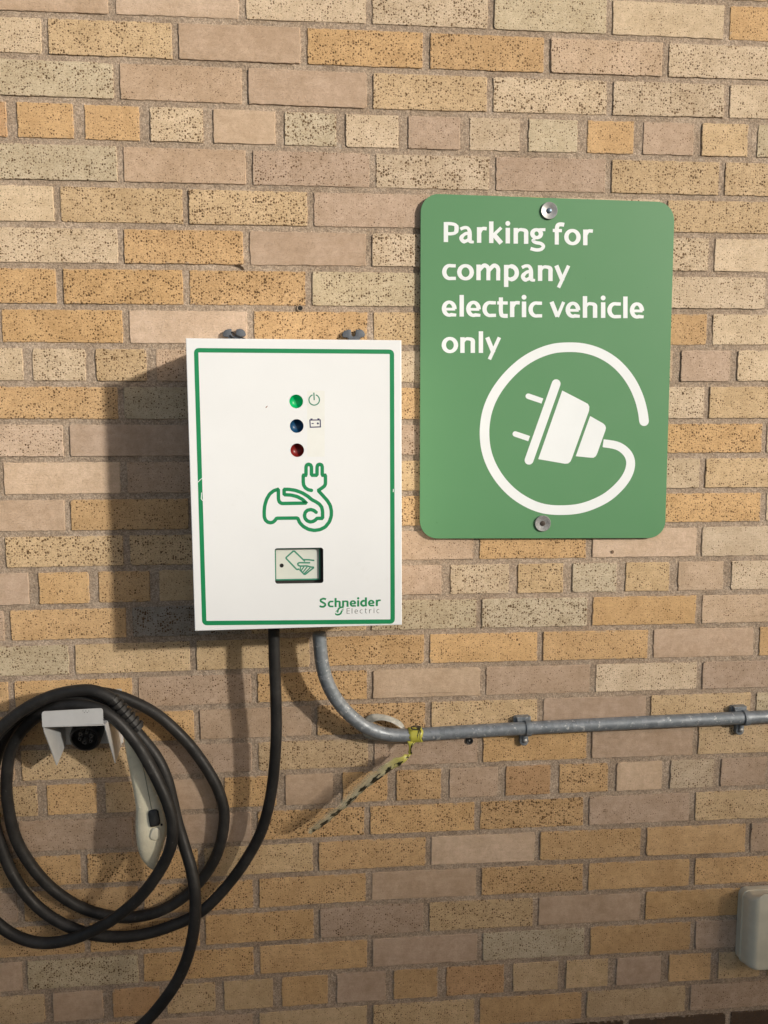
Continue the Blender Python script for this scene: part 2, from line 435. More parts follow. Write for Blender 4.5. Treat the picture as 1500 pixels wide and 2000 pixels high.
ROWS = {
 0: ([217,473,720,959,1191,1420], 'P0 L0 C2 C3 G2 C1 O2'),
 1: ([87,342,594,833,1069,1300], 'C2 Y3 P0 O3 O3 L2 C3'),
 2: ([227,478,723,958,1192,1419], 'G3 P1 P0 Y3 C4 C4 C2'),
 3: ([24,154,282,407,546,666,787,908,1023,1138,1248,1363,1470], 'B2 O2 O2 C4 L0 G4 C2 P1 C2 G2 O2 P1 Y2 G2'),
 4: ([235,486,728,962,1188,1410], 'G3 P1 P2 C4 P1 Y3 Y3'),
 5: ([111,363,607,845,1075,1297,1515], 'C1 Y3 Y4 P1 O2 C2 Y3 L1'),
 6: ([236,481,720,957,1175,1390], 'C3 O3 P0 C4 P1 C4 C1'),
 7: ([116,364,603,843,1070,1290,1500], 'O3 O3 O4 G3 P1 O2 C2 Y2'),
 8: ([-3,246,489,723,957,1175,1387], 'O2 O3 L0 O3 Y3 P1 O2 C2'),
 9: ([54,177,295,412,525,640,760,880,993,1105,1213,1322,1433], 'C2 C3 Y3 P2 Y2 O2 C2 C2 P1 Y2 O2 L2 P1 C2'),
 10: ([236,480,720,953,1168,1380], 'O3 G2 Y2 O3 P1 C3 Y2'),
 11: ([130,376,608,840,1060,1280,1493], 'L2 P0 O2 P2 Y2 O3 O3 C2'),
 12: ([0,242,484,722,945,1158,1372], 'P1 L0 P1 O2 Y2 O3 C2 Y2'),
 13: ([132,375,610,835,1057,1272,1491], 'P0 O2 Y2 O3 P1 Y2 O3 C1'),
 14: ([4,247,488,720,931,1151,1366], 'P1 Y4 Y3 O2 P1 O3 L0 C1'),
 15: ([66,184,302,422,540,650,755,872,1004,1109,1213,1316,1421], 'P0 O2 O2 Y1 O2 P1 Y2 P1 C3 Y3 G3 Y2 L1 C2'),
 16: ([14,252,484,720,936,1152,1365], 'P1 O2 D4 Y2 G3 G4 O1 L1'),
 17: ([141,377,611,834,1055,1271,1478], 'G3 Y2 Y2 O3 O2 O2 P0 O1'),
 18: ([23,264,497,723,944,1157,1367], 'O2 O2 P2 O4 L0 P1 C2 P1'),
 19: ([150,385,613,837,1055,1266,1471], 'O2 O2 P1 O4 Y3 P0 Y2 G2'),
 20: ([35,268,498,725,938,1151,1358], 'P1 Y3 P1 Y3 P1 O2 P0 Y2'),
 21: ([82,197,310,430,548,659,765,870,980,1083,1196,1301,1401], 'Y3 O2 Y2 P0 O3 P0 O3 O3 P1 B2 O3 L0 C2 P1'),
 22: ([30,265,497,717,932,1145,1352], 'P1 P1 P0 O4 O3 O4 P1 Y2'),
 23: ([164,393,617,836,1050,1257,1461], 'O2 O4 Y2 O2 L0 O2 O1 P1'),
 24: ([40,275,500,720,935,1144,1352], 'P1 O2 O3 O2 P0 O3 O1 O2'),
 25: ([170,395,619,833,1046,1255,1455], 'O2 O3 O2 P2 Y3 P0 O1 P1'),
 26: ([48,275,501,722,937,1147,1354], 'P0 G3 O2 O1 P0 G2 O1 P1'),
 27: ([95,210,319,429,541,649,761,863,993,1098,1196,1299,1395], 'Y1 P0 B1 Y2 Y1 O1 P0 O1 B2 Y1 Y1 P0 O1 Y1'),
 28: ([55,275,500,722,932,1141,1343], 'P1 Y2 P1 Y1 Y2 O1 Y1 P1')}
JW = {k: [W(x, y)[:2] for x, y in zip((0, 750, 1500), v)] for k, v in JT.items()}
def jy(k, X):
    kk = min(29, max(0, k)); a, b, c = JW[kk]; off = (k-kk)*67.7
    p, q = (a, b) if X < b[0] else (b, c)
    t = (X-p[0])/(q[0]-p[0]); t2 = max(-.3, min(1.3, t))
    return p[1]+(q[1]-p[1])*t2+off
BC = {'O': (.590, .388, .198), 'Y': (.585, .430, .258), 'C': (.610, .485, .342), 'G': (.535, .448, .315), 'P': (.490, .362, .262),
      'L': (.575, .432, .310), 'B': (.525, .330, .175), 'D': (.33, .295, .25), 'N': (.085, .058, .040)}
DEN = (.0, .42, .62, .82, 1.0)

def build_wall():
    bm = bmesh.new(); cl = bm.loops.layers.float_color.new('bc'); bm.verts.layers.float.new('edge')
    X0, X1 = -1150, 2150
    rnd = random.Random(5)
    kinds = 'OOOYYYCCGPPPLLB'
    for k in range(-9, 33):
        hd = (k-3) % 6 == 0
        if k in ROWS:
            js, ty = ROWS[k]; ty = ty.split()
            xs = []
            for x in js:
                ym = sum(JT[k][i]+JT[k+1][i] for i in range(3))/6 if False else None
                t = x/750; i = 0 if x < 750 else 1; f = t-i
                y = (JT[k][i]+JT[k+1][i])/2*(1-f)+(JT[k][i+1]+JT[k+1][i+1])/2*f
                xs.append(W(x, y)[0])
        else:
            pitch = 108.9 if hd else 217.8
            st = 0 if hd or k % 2 == 0 else 108.9
            xs = [-12+st+pitch*i+rnd.uniform(-3, 3) for i in range(10 if hd else 5)]; ty = [None]*(len(xs)+1)
        pitch = 108.9 if hd else 217.8
        while xs[0] > X0: xs.insert(0, xs[0]-pitch+rnd.uniform(-2, 2)); ty.insert(0, None)
        while xs[-1] < X1: xs.append(xs[-1]+pitch+rnd.uniform(-2, 2)); ty.append(None)
        # ty[i] is the brick left of joint i; drop outer ones
        for i in range(len(xs)-1):
            t = ty[i+1] or rnd.choice(kinds)+str(rnd.choice((0, 1, 2, 2, 3, 3, 4)))
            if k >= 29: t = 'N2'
            gv = (8.6 if hd else 6.0)
            a, b = xs[i]+gv*rnd.uniform(.88, 1.12), xs[i+1]-gv*rnd.uniform(.88, 1.12)
            gh = 5.3
            top = lambda X: jy(k, X)+gh
            bot = lambda X: jy(k+1, X)-gh
            wm = rnd.uniform(-.035, .035); col = [BC[t[0]][0]*(1+wm*.3), BC[t[0]][1], BC[t[0]][2]*(1-wm)]
            g = rnd.uniform(.93, 1.07); col = [c*g for c in col]
            den = DEN[int(t[1])]*rnd.uniform(.92, 1.08)
            brick(bm, cl, a, b, top, bot, rnd, (*col, den))
    # mortar sheet, subdivided and gently uneven
    nx, ny = 330, 280
    Y0, Y1 = -640, 2320
    grid = []
    for j in range(ny+1):
        row = []
        for i in range(nx+1):
            X = X0-20+(X1-X0+40)*i/nx; Y = Y0+(Y1-Y0)*j/ny
            n = noise.noise(Vector((X*.012, Y*.012, 3.1)))*.9+noise.noise(Vector((X*.06, Y*.06, 7)))*.7
            row.append(bm.verts.new(V(X, Y, -2.1+n)))
        grid.append(row)
    for j in range(ny):
        for i in range(nx):
            f = bm.faces.new((grid[j][i], grid[j+1][i], grid[j+1][i+1], grid[j][i+1])); f.material_index = 1
            for l in f.loops: l[cl] = (.4, .3, .22, 0)
    # core behind the facing bricks
    c = [V(X, Y, D) for D in (-12, -230) for X, Y in ((X0-15, Y0+5), (X1+15, Y0+5), (X1+15, Y1-5), (X0-15, Y1-5))]
    vs = [bm.verts.new(p) for p in c]
    for q in ((4, 5, 6, 7), (0, 1, 5, 4), (1, 2, 6, 5), (2, 3, 7, 6), (3, 0, 4, 7), (3, 2, 1, 0)):
        f = bm.faces.new([vs[t] for t in q]); f.material_index = 1
    o = obj('brick_wall', bm, [BRICK, MORTAR])
    tag(o, 'buff and tan speckled brick wall with sandy mortar joints behind everything', 'wall')
    return o

def brick(bm, cl, a, b, top, bot, rnd, col):
    """one facing brick with slightly ragged arrises"""
    step = 7.0
    n = max(4, int((b-a)/step)); m = 8
    pts = []
    tl, tr, br, bl = (a, top(a)), (b, top(b)), (b, bot(b)), (a, bot(a))
    cr = [rnd.choice((1.2, 1.6, 2.0, 2.6, 5.5 if rnd.random() < .4 else 2)) for _ in range(4)]
    def corner(p, r, a0):
        cx, cy = p
        ccx = cx+(r if a0 in (180, 90) else -r); ccy = cy+(r if a0 in (180, 270) else -r)
        return [(ccx+r*math.cos(math.radians(a0+90*k/3)), ccy+r*math.sin(math.radians(a0+90*k/3))) for k in range(4)]
    pts += corner(tl, cr[0], 180)
    pts += [(a+(b-a)*i/n, top(a+(b-a)*i/n)) for i in range(1, n)]
    pts += corner(tr, cr[1], 270)
    pts += [(b, tr[1]+(br[1]-tr[1])*i/m) for i in range(1, m)]
    pts += corner(br, cr[2], 0)
    pts += [(b+(a-b)*i/n, bot(b+(a-b)*i/n)) for i in range(1, n)]
    pts += corner(bl, cr[3], 90)
    pts += [(a, bl[1]+(tl[1]-bl[1])*i/m) for i in range(1, m)]
    s = rnd.uniform(0, 999)
    pts = [(x+noise.noise(Vector((x*.09, y*.09, s)))*1.3+max(0, noise.noise(Vector((x*.16, y*.16, s+9)))-.42)*4+rnd.uniform(-.3, .3),
            y+noise.noise(Vector((x*.09, y*.09, s+50)))*1.1+rnd.uniform(-.25, .25)) for x, y in pts]
    off = rnd.uniform(-.5, .7); tx = rnd.uniform(-.004, .004); tyy = rnd.uniform(-.008, .008)
    cx, cy = (a+b)/2, (tl[1]+bl[1])/2
    d = lambda x, y, q: q+off+(x-cx)*tx+(y-cy)*tyy
    i1 = inset(pts, .35); i2 = inset(pts, 1.1); _cx, _cy = (a+b)/2, (tl[1]+bl[1]+tr[1]+br[1])/4; i3 = [(_cx+(x-_cx)*(1-14/(b-a)), _cy+(y-_cy)*(1-14/(bl[1]-tl[1]))) for x, y in i2]
    el_ = bm.verts.layers.float['edge']
    rings = [[bm.verts.new(V(x, y, -8)) for x, y in pts],
             [bm.verts.new(V(x, y, d(x, y, -1.1))) for x, y in pts],
             [bm.verts.new(V(x, y, d(x, y, -.35))) for x, y in i1],
             [bm.verts.new(V(x, y, d(x, y, 0))) for x, y in i2],
             [bm.verts.new(V(x, y, d(x, y, 0))) for x, y in i3]]
    for v in rings[-1]: v[el_] = 1.0
    N = len(pts)
    for p, q in zip(rings, rings[1:]):
        for i in range(N):
            j = (i+1) % N
            f = bm.faces.new((p[i], q[i], q[j], p[j]))
            for l in f.loops: l[cl] = col
    f = bm.faces.new(rings[-1])
    for l in f.loops: l[cl] = col

wall = build_wall()

# drilled hole, old spall and stray marks in the wall (children of the wall)
bm = bmesh.new()
c = P(586, 602, 0)
lathe(bm, c, OUT, [(-.004, .0022), (.0006, .0042), (.0012, .0050), (.0008, .0058), (-.002, .0062)], 18)
lathe(bm, c, OUT, [(.0004, 0), (.0004, .0041)], 18, mat=1)  # near-black disc paints the shade inside the hole
obj('drill_hole', bm, [MORTAR, NEARBLACK], wall)
bm = bmesh.new()
poly(bm, [(455, 518), (468, 517.5), (474, 521), (478, 527.5), (474, 526.5), (467, 521.5)], lambda x, y, z: P(x, y, -.6+z))
obj('mortar_gap', bm, simple('brown_gap', (.05, .028, .012, 1), .95), wall)
bm = bmesh.new()
lathe(bm, P(1196, 1078, .9), OUT, [(0, .0034), (.0006, .0026), (.0004, 0)], 12)
obj('mastic_blob', bm, simple('brown_mastic', (.16, .10, .06, 1), .8), wall)

# wall plug (empty fixing) by the conduit
bm = bmesh.new()
lathe(bm, P(917, 1447, 2.6), OUT, [(-.002, .0075), (.0008, .0072), (.0014, .0062), (.0008, .0045), (-.0010, .0038), (-.0010, 0)], 24)
lathe(bm, P(917, 1447, 2.6), OUT, [(-.0009, .0018), (-.0002, .0015), (0, 0)], 12, mat=1)
tag(obj('wall_plug', bm, [BLACKP, ALUDULL], None, angle=40), 'small black wall plug in a brick just under the grey conduit', 'wall plug')

# ------------------------------------------------------------------ lettering
def arc(cx, cy, rx, ry, a0, a1, n=None):
    n = n or max(6, int(abs(a1-a0)/14))
    return [(cx+rx*math.cos(math.radians(a0+(a1-a0)*k/n)), cy+ry*math.sin(math.radians(a0+(a1-a0)*k/n))) for k in range(n+1)]

def glyph(ch, w, h, s, asc, cap, desc):
    """list of (centre line, width or widths) in letter units, baseline 0, y up"""
    t = s*.74; hs = s/2; ht = t/2
    def rnd_w(pts, cx, cy, rx, ry):
        return [t+(s-t)*min(1, abs((x-cx)/rx))**1.3 for x, y in pts]
    if ch in 'oec':
        cx, cy, rx, ry = w/2, h/2, w/2-hs, h/2-ht+.02*h
        if ch == 'o':
            p = arc(cx, cy, rx, ry, 0, 348); return [(p, rnd_w(p, cx, cy, rx, ry), True)]
        if ch == 'c':
            p = arc(w*.56, cy, w*.56-hs, ry, 62, 297); p[0] = (w-2, h*.90); p[-1] = (w-1, h*.10)
            return [(p, [t if i in (0, len(p)-1) else q for i, q in enumerate(rnd_w(p, w*.56, cy, w*.56-hs, ry))], False)]
        p = arc(cx, cy, rx, ry, -4, 292); p.append((w-3, h*.09))
        return [(p, rnd_w(p, cx, cy, rx, ry)[:-1]+[t*.9], False), ([(hs*.8, h*.47), (w-hs*.7, h*.47)], t*.85, False)]
    if ch == 'a':
        xs = w-hs-w*.13
        p = catmull([(w*.10, h*.84), (w*.34, h*.945), (w*.58, h*.93), (xs-s*.05, h*.74), (xs, h*.5), (xs, h*.22), (xs+s*.18, h*.07), (w, h*.035)], 4)
        q = catmull([(xs, h*.60), (w*.42, h*.55), (hs+1, h*.29), (w*.30, h*.075), (w*.52, h*.11), (xs, h*.25)], 5)
        m = len(p)
        return [(p, [t+(s-t)*min(1, max(0, (i-m*.3)/(m*.25))) if i < m*.75 else s-(s-t*.75)*min(1, (i-m*.75)/(m*.2)) for i in range(m)], False),
                (q, [t if y > h*.45 or (y < h*.2 and x > w*.4) else s*.9 for x, y in q], False)]
    if ch in 'nh':
        p = catmull([(hs, h*.55), (w*.34, h*.86), (w*.60, h-ht), (w-hs-s*.06, h*.80), (w-hs, h*.5), (w-hs, 0)], 5)
        m = len(p)
        return [([(hs, 0), (hs, h if ch == 'n' else asc)], s, False), (p, [t*.6+(t*.4)*min(1, i/(m*.3)) if i < m*.4 else min(s, t+(s-t)*(i-m*.4)/(m*.2)) for i in range(m)], False)]
    if ch == 'm':
        out = [([(hs, 0), (hs, h)], s, False)]
        for k in (0, 1):
            x0 = hs+k*(w-s)/2; x1 = x0+(w-s)/2
            out.append((catmull([(x0, h*.6), (x0+(x1-x0)*.5, h*.93), (x1-s*.35, h-ht), (x1, h*.72), (x1, h*.4), (x1, 0)], 4), s*.92, False))
        return out
    if ch == 'r':
        return [([(hs, 0), (hs, h)], s, False), (catmull([(hs+2, h*.62), (w*.52, h*.90), (w-1, h*.91)], 4), t*1.05, False)]
    if ch == 'i':
        return [([(hs, 0), (hs, h)], s, False), ('dot', (hs, h+(asc-h)*.72, s*.56))]
    if ch == 'l': return [([(hs, 0), (hs, asc)], s, False)]
    if ch == 't':
        return [(catmull([(hs+w*.14, h*1.25), (hs+w*.14, h*.8), (hs+w*.14, h*.35), (hs+w*.26, h*.10), (w-2, h*.07)], 5), s*.93, False), ([(0, h-ht), (w-2, h-ht)], t, False)]
    if ch == 'f':
        x = hs+w*.16
        return [(catmull([(x, 0), (x, h*.6), (x, h*1.0), (x+w*.10, h*1.24), (w*.72, h*1.30), (w, h*1.27)], 5), s*.93, False), ([(0, h-ht), (w*.80, h-ht)], t, False)]
    if ch == 'v': return [([(hs*.95, h), (w/2, 6)], s*.98, False), ([(w-hs*.8, h), (w/2, 4)], t, False)]
    if ch == 'y': return [([(hs, h), (w*.52, 2)], s*.98, False), ([(w-hs*.8, h), (w*.27, -desc)], s*.8, False)]
    if ch == 'k': return [([(hs, 0), (hs, asc)], s, False), ([(w-hs*1.1, h), (s*.9, h*.48)], t*1.0, False), ([(s*1.0, h*.58), (w-hs*1.1, 0)], s*1.08, False)]
    if ch in 'pd':
        f = (lambda q: q) if ch == 'p' else (lambda q: [(w-x, y) for x, y in q])
        cx, cy, rx, ry = w*.46, h/2, w*.54-hs, h/2-ht+.02*h
        p = f(arc(cx, cy, rx, ry, 142, -142)); 
        stem = [(hs, -desc), (hs, h)] if ch == 'p' else [(hs, 0), (hs, asc)]
        ww = [t+(s-t)*(1 if 3 < i < len(p)-4 else 0) for i in range(len(p))]
        return [(f(stem), s, False), (p, ww, False)]
    if ch == 'g':
        cx, cy, rx, ry = w*.42, h*.665, w*.42-hs*.95, h*.335-ht*.8
        q = arc(cx, cy, rx, ry, 0, 345)
        lo = catmull([(w*.30, h*.37), (w*.19, h*.22), (w*.36, h*.10), (w*.70, h*.04), (w*.87, -h*.13), (w*.72, -h*.32), (w*.40, -h*.375), (w*.02, -h*.29)], 5)
        return [(q, rnd_w(q, cx, cy, rx, ry), True), ([(w*.60, h*.925), (w, h*.935)], t*.95, False), (lo, [t*(.8 if i < 4 else 1.05) for i in range(len(lo))], False)]
    if ch == 'P':
        q = catmull([(hs, cap-ht), (w*.5, cap-ht), (w-hs-w*.07, cap-ht-cap*.06), (w-hs, cap*.70), (w-hs-w*.07, cap*.49), (w*.5, cap*.42), (hs, cap*.42)], 5)
        m = len(q)
        return [([(hs, 0), (hs, cap)], s, False), (q, [s if m*.38 < i < m*.62 else t*1.02 for i in range(m)], False)]
    if ch == 'S':
        q = catmull([(w*.95, cap*.86), (w*.60, cap*.945), (w*.22, cap*.86), (w*.17, cap*.68), (w*.45, cap*.54), (w*.78, cap*.40), (w*.84, cap*.22), (w*.60, cap*.07), (w*.30, cap*.06), (w*.02, cap*.14)], 5)
        return [(q, s*.9, False)]
    if ch == 'E': return [([(hs, 0), (hs, cap)], s, False)]+[([(s*.9, y), (w, y)], t, False) for y in (ht, cap*.52, cap-ht)]
    return []

def text(bm, items, h, s, asc, cap, desc, base, mp, step=.02):
    """items: (char, left, width); base(x) -> baseline y (y down)"""
    for ch, x0, w in items:
        for si, st in enumerate(glyph(ch, w, h, s, asc, cap, desc)):
            if st[0] == 'dot':
                cx, cy, r = st[1]; poly(bm, [(x0+a, base(x0)-b) for a, b in disk_pts(cx, cy, r, 20)], mp, step*si); continue
            pts, wd, closed = st
            ribbon(bm, [(x0+x, base(x0+x)-y) for x, y in pts], wd, mp, step*si, closed)

# ------------------------------------------------------------------ parking sign
SD = 9.0
sign = thing('parking_sign', 'green metal parking sign with white writing and a white plug drawing', 'sign', P(1065, 1050, 0))
c4 = [W(*p, SD)[:2] for p in ((821.5, 377.5), (1318, 395), (1299, 1051), (820, 1052))]
sx0, sy0 = (c4[0][0]+c4[3][0])/2, (c4[0][1]+c4[1][1])/2
def sign_outline():
    # quad sides with rounded corners
    out = []; r = 33
    q = c4
    for i in range(4):
        a, b, c = Vector(q[i-1]), Vector(q[i]), Vector(q[(i+1) % 4])
        u = (a-b).normalized(); v = (c-b).normalized()
        cen = b+(u+v)*r
        for k in range(9):
            t = math.radians(90*k/8)
            p = cen-v*r*math.cos(t)-u*r*math.sin(t)
            out.append((p.x, p.y))
    return out
bm = bmesh.new(); prism(bm, sign_outline(), SD-2.4, SD, .5); obj('sign_panel', bm, SIGNG, sign)
k6 = 3.4091
mpS = lambda x, y, dz: P(840+x/k6, 400+y/k6, SD+.12+dz)
kw = dict(h=104, s=29.0, asc=144, cap=133, desc=43, mp=mpS)
bm = bmesh.new()
text(bm, [('P', 91, 100), ('a', 192, 99), ('r', 312, 66), ('k', 393, 97), ('i', 503, 30), ('n', 556, 98), ('g', 667, 101), ('f', 817, 76), ('o', 893, 110), ('r', 1019, 66)],
     base=lambda x: 247.5+(x-92)*.0227, **kw)
obj('lettering', bm, SIGNW, sign)
bm = bmesh.new()
text(bm, [('c', 80, 93), ('o', 180, 112), ('m', 308, 160), ('p', 492, 100), ('a', 602, 97), ('n', 718, 98), ('y', 826, 108)], base=lambda x: 499+(x-80)*.012, **kw)
obj('lettering', bm, SIGNW, sign)
bm = bmesh.new()
text(bm, [('e', 78, 99), ('l', 196, 30), ('e', 240, 98), ('c', 348, 92), ('t', 447, 72), ('r', 532, 66), ('i', 611, 30), ('c', 655, 92), ('v', 795, 106), ('e', 902, 98), ('h', 1017, 96), ('i', 1138, 30), ('c', 1180, 92), ('l', 1286, 30), ('e', 1330, 95)],
     base=lambda x: 743+(x-80)*.0095, **kw)
obj('lettering', bm, SIGNW, sign)
bm = bmesh.new()
text(bm, [('o', 77, 110), ('n', 201, 98), ('l', 324, 30), ('y', 366, 107)], base=lambda x: 985.5+(x-80)*.003, **kw)
obj('lettering', bm, SIGNW, sign)
k7 = 4.0541
mpC = lambda x, y, dz: P(920+x/k7, 650+y/k7, SD+.12+dz)
bm = bmesh.new()
cord = catmull([(1370, 700), (1358, 618), (1330, 515), (1280, 405), (1210, 305), (1120, 220), (1010, 157), (890, 122), (770, 114), (650, 125), (530, 165), (420, 227), (320, 312), (235, 410), (170, 515), (128, 625), (109, 735), (108, 835), (122, 935), (158, 1040), (215, 1140), (290, 1230), (380, 1305), (490, 1365), (600, 1397), (730, 1404), (860, 1391), (980, 1352), (1090, 1292), (1185, 1205), (1240, 1125), (1263, 1050), (1255, 985), (1215, 930), (1150, 892), (1046, 874)], 4)
m = len(cord); ribbon(bm, cord, [76 if i < m*.8 else 76-14*(i-m*.8)/(m*.2) for i in range(m)], mpC, 0, cap0='round')
ribbon(bm, [(674, 403), (459, 1009)], 70, mpC, .0, cap0='round', cap1='round')
ribbon(bm, [(453, 502), (565, 540)], 43, mpC, .0, cap0='round')
ribbon(bm, [(350, 801), (460, 838)], 43, mpC, .0, cap0='round')
poly(bm, [(722, 457), (900, 549), (925, 563), (937, 585), (934, 618), (800, 990), (788, 1018), (770, 1034), (745, 1037), (532, 1000)], mpC)
poly(bm, [(943, 659), (1045, 717), (1062, 733), (1068, 752), (1064, 772), (999, 955), (988, 977), (970, 989), (945, 989), (829, 977)], mpC)
obj('plug_drawing', bm, SIGNW, sign)
for (x, y, m0, m1) in ((1072, 412, ALU, SCREW), (1059.5, 1022, ALUDULL, RUSTSCREW)):
    bm = bmesh.new(); c = P(x, y, SD)
    lathe(bm, c, OUT, [(0, .0150), (.0030, .0153), (.0036, .0146), (.0022, .0080), (.0014, .0052), (.0014, 0)], 36)
    w = obj('washer', bm, m0, sign, angle=35)
    bm = bmesh.new()
    lathe(bm, c, OUT, [(.0010, .0049), (.0026, .0047), (.0032, .0036), (.0033, 0)], 20)
    s = obj('screw', bm, m1, w, angle=35)
    bm = bmesh.new(); q = W(x, y, SD+3.45)
    for a in (20, 110):
        t = math.radians(a); u = (math.cos(t), math.sin(t))
        ribbon(bm, [(q[0]-u[0]*2.2, q[1]-u[1]*2.2), (q[0]+u[0]*2.2, q[1]+u[1]*2.2)], 1.0, lambda X, Y, dz: V(X, Y, SD+3.42+dz), .04*(a > 90))
    slot = obj('slot', bm, NEARBLACK, s) if False else None
    bm.free() if slot is None else None

# ------------------------------------------------------------------ charging box
BD = 155.0
box = thing('charging_station', 'white wall mounted vehicle charging box with green border and three indicator lamps', 'charging box', P(575, 1227, 0))
bc4 = [W(*p, BD)[:2] for p in ((362.5, 660.5), (784, 664.5), (785, 1220.5), (380.5, 1232.5))]
bx0 = (bc4[0][0]); by0 = bc4[0][1]
# body: slightly set in behind the door
bm = bmesh.new()
body = rrect(bc4[0][0]+5, bc4[0][1]+3, bc4[1][0]-3, bc4[2][1]-3, 3, 3)
prism(bm, body, 4, BD-14, 0); obj('enclosure', bm, WHITE, box)
# door with card reader opening
def qmap(c, u, v):
    return (Vector(c[0])*(1-u)*(1-v)+Vector(c[1])*u*(1-v)+Vector(c[2])*u*v+Vector(c[3])*(1-u)*v)
hole = [W(520+x/11.54, 1055+y/11.54, BD)[:2] for x, y in ((186, 186), (1284, 166), (1290, 962), (205, 992))]
hx0, hy0, hx1, hy1 = (hole[0][0]+hole[3][0])/2, (hole[0][1]+hole[1][1])/2, (hole[1][0]+hole[2][0])/2, (hole[2][1]+hole[3][1])/2
hl = rrect(hx0, hy0, hx1, hy1, 4.2, 6)
def outer_match(p):
    cx, cy = (hx0+hx1)/2, (hy0+hy1)/2
    # 4-corner fan: map hole loop onto door edge by angle
    dx, dy = p[0]-cx, p[1]-cy
    L, Rr, T, B = bc4[0][0]-cx, bc4[1][0]-cx, bc4[0][1]-cy, bc4[2][1]-cy
    s = min([(Rr/dx) if dx > 0 else 1e9, (L/dx) if dx < 0 else 1e9, (B/dy) if dy > 0 else 1e9, (T/dy) if dy < 0 else 1e9])
    return (cx+dx*s, cy+dy*s)
LAMPS = [(578.6, 784), (579.6, 832), (580.6, 879.3)]
LR = 11.2
def lamp_loop(px, py, r=LR):
    X, Y, _ = W(px, py, BD); return [(X+r*math.cos(2*math.pi*k/32), Y+r*math.sin(2*math.pi*k/32)) for k in range(32)]
bm = bmesh.new()
q4 = [tuple(p) for p in (bc4[0], bc4[1], bc4[2], bc4[3])]
front_out = [bm.verts.new(V(*p, BD)) for p in inset(q4, 1.2)]
loops = [[bm.verts.new(V(*p, BD)) for p in hl]]+[[bm.verts.new(V(*p, BD)) for p in lamp_loop(*l)] for l in LAMPS]
edges = []
for lp in [front_out]+loops:
    edges += [bm.edges.new((lp[i], lp[(i+1) % len(lp)])) for i in range(len(lp))]
bmesh.ops.triangle_fill(bm, use_beauty=True, edges=edges, normal=(0, -1, 0))
prev = front_out
for ins, dd in ((.35, .35), (0, 1.2), (0, 15)):
    cur = [bm.verts.new(V(*p, BD-dd)) for p in (inset(q4, ins) if ins else q4)]
    for i in range(4): bm.faces.new((prev[i], prev[(i+1) % 4], cur[(i+1) % 4], cur[i]))
    prev = cur
bm.faces.new(prev)
for lp, pts, dd in zip(loops, [hl]+[lamp_loop(*l) for l in LAMPS], (1.7, 2.2, 2.2, 2.2)):
    cur = [bm.verts.new(V(*p, BD-dd)) for p in pts]; n_ = len(cur)
    for i in range(n_): bm.faces.new((lp[i], lp[(i+1) % n_], cur[(i+1) % n_], cur[i]))
door = obj('door_panel', bm, WHITE, box)
# card reader: dark well, plate with green edge, drawing
bm = bmesh.new()
big = rrect(hx0-4, hy0-4, hx1+4, hy1+4, 5, 4)
v0 = [bm.verts.new(V(*p, BD-1.7)) for p in big]; v1 = [bm.verts.new(V(*p, BD-13.8)) for p in big]
for i in range(len(big)): bm.faces.new((v0[i], v0[(i+1) % len(big)], v1[(i+1) % len(big)], v1[i]))
bm.faces.new(v1)
reader = obj('card_reader', bm, RECESS, box)
RD = BD-10.0
kr = 11.54
rp = [W(520+x/kr, 1055+y/kr, RD)[:2] for x, y in ((195, 200), (1215, 200), (1215, 895), (195, 905))]
bm = bmesh.new()
o_ = rrect(rp[0][0]-1, rp[0][1]-2, rp[1][0], rp[2][1], 3, 4)
prism(bm, o_, RD-3, RD, .3); prism(bm, inset(o_, 2.6), RD-2, RD+.25, .1, mat=1)
plate = obj('reader_plate', bm, [INKTEAL, READER], reader)
mpR = lambda x, y, dz: P(520+x/kr, 1055+y/kr, RD+.35+dz)
bm = bmesh.new()
T = 34
ribbon(bm, chaikin([(870, 480), (835, 440), (622, 236), (438, 400), (690, 665), (745, 650)]), T, mpR, 0)
ribbon(bm, [(835, 438), (960, 442), (1085, 458)], T, mpR, .03)
ribbon(bm, chaikin([(990, 510), (740, 508), (708, 530), (720, 565), (760, 585), (920, 580), (1000, 605), (1080, 612), (865, 780), (750, 660)]), T, mpR, .06)
for a, b in (((770, 600), (770, 660)), ((850, 600), (785, 690)), ((925, 600), (820, 730)), ((990, 620), (850, 760))):
    ribbon(bm, [a, b], 26, mpR, .09+.02*((a[0]//70) % 3))
obj('hand_and_card_drawing', bm, INKTEAL, plate)
bm = bmesh.new(); poly(bm, disk_pts(348, 572, 46), mpR); obj('sensor_dot', bm, NEARBLACK, plate)

mpF = lambda x, y, dz: P(x, y, BD+.12+dz)
# green border
bm = bmesh.new()
def border_loop():
    q = [(383, 684), (765.5, 687), (767, 1214), (399, 1217)]  # centre line corners
    out = []
    for i in range(4):
        a, b, c = Vector(q[i-1]), Vector(q[i]), Vector(q[(i+1) % 4])
        u = (a-b).normalized(); v = (c-b).normalized(); r = 6
        for k in range(6):
            t = k/5; p = b+u*r*(1-t)**2+v*r*t**2
            out.append((p.x, p.y))
    return out
ribbon(bm, border_loop(), 8.6, mpF, 0, closed=True)
# scratches through it
ribbon(bm, [(386.5, 942), (391, 937), (396, 933)], 1.3, mpF, .12, mat=1)
ribbon(bm, [(394, 962), (393, 974), (396, 978)], 1.6, mpF, .12, mat=1)
ribbon(bm, [(768.5, 955), (768, 961)], 1.6, mpF, .12, mat=1)
obj('green_border', bm, [INKGREEN, WHITE], door)
# faded film strip behind symbols
bm = bmesh.new(); poly(bm, rrect(600, 763, 634, 892, 2, 2), lambda x, y, z: P(x, y, BD+.06)); obj('label_strip', bm, LABELY, door)
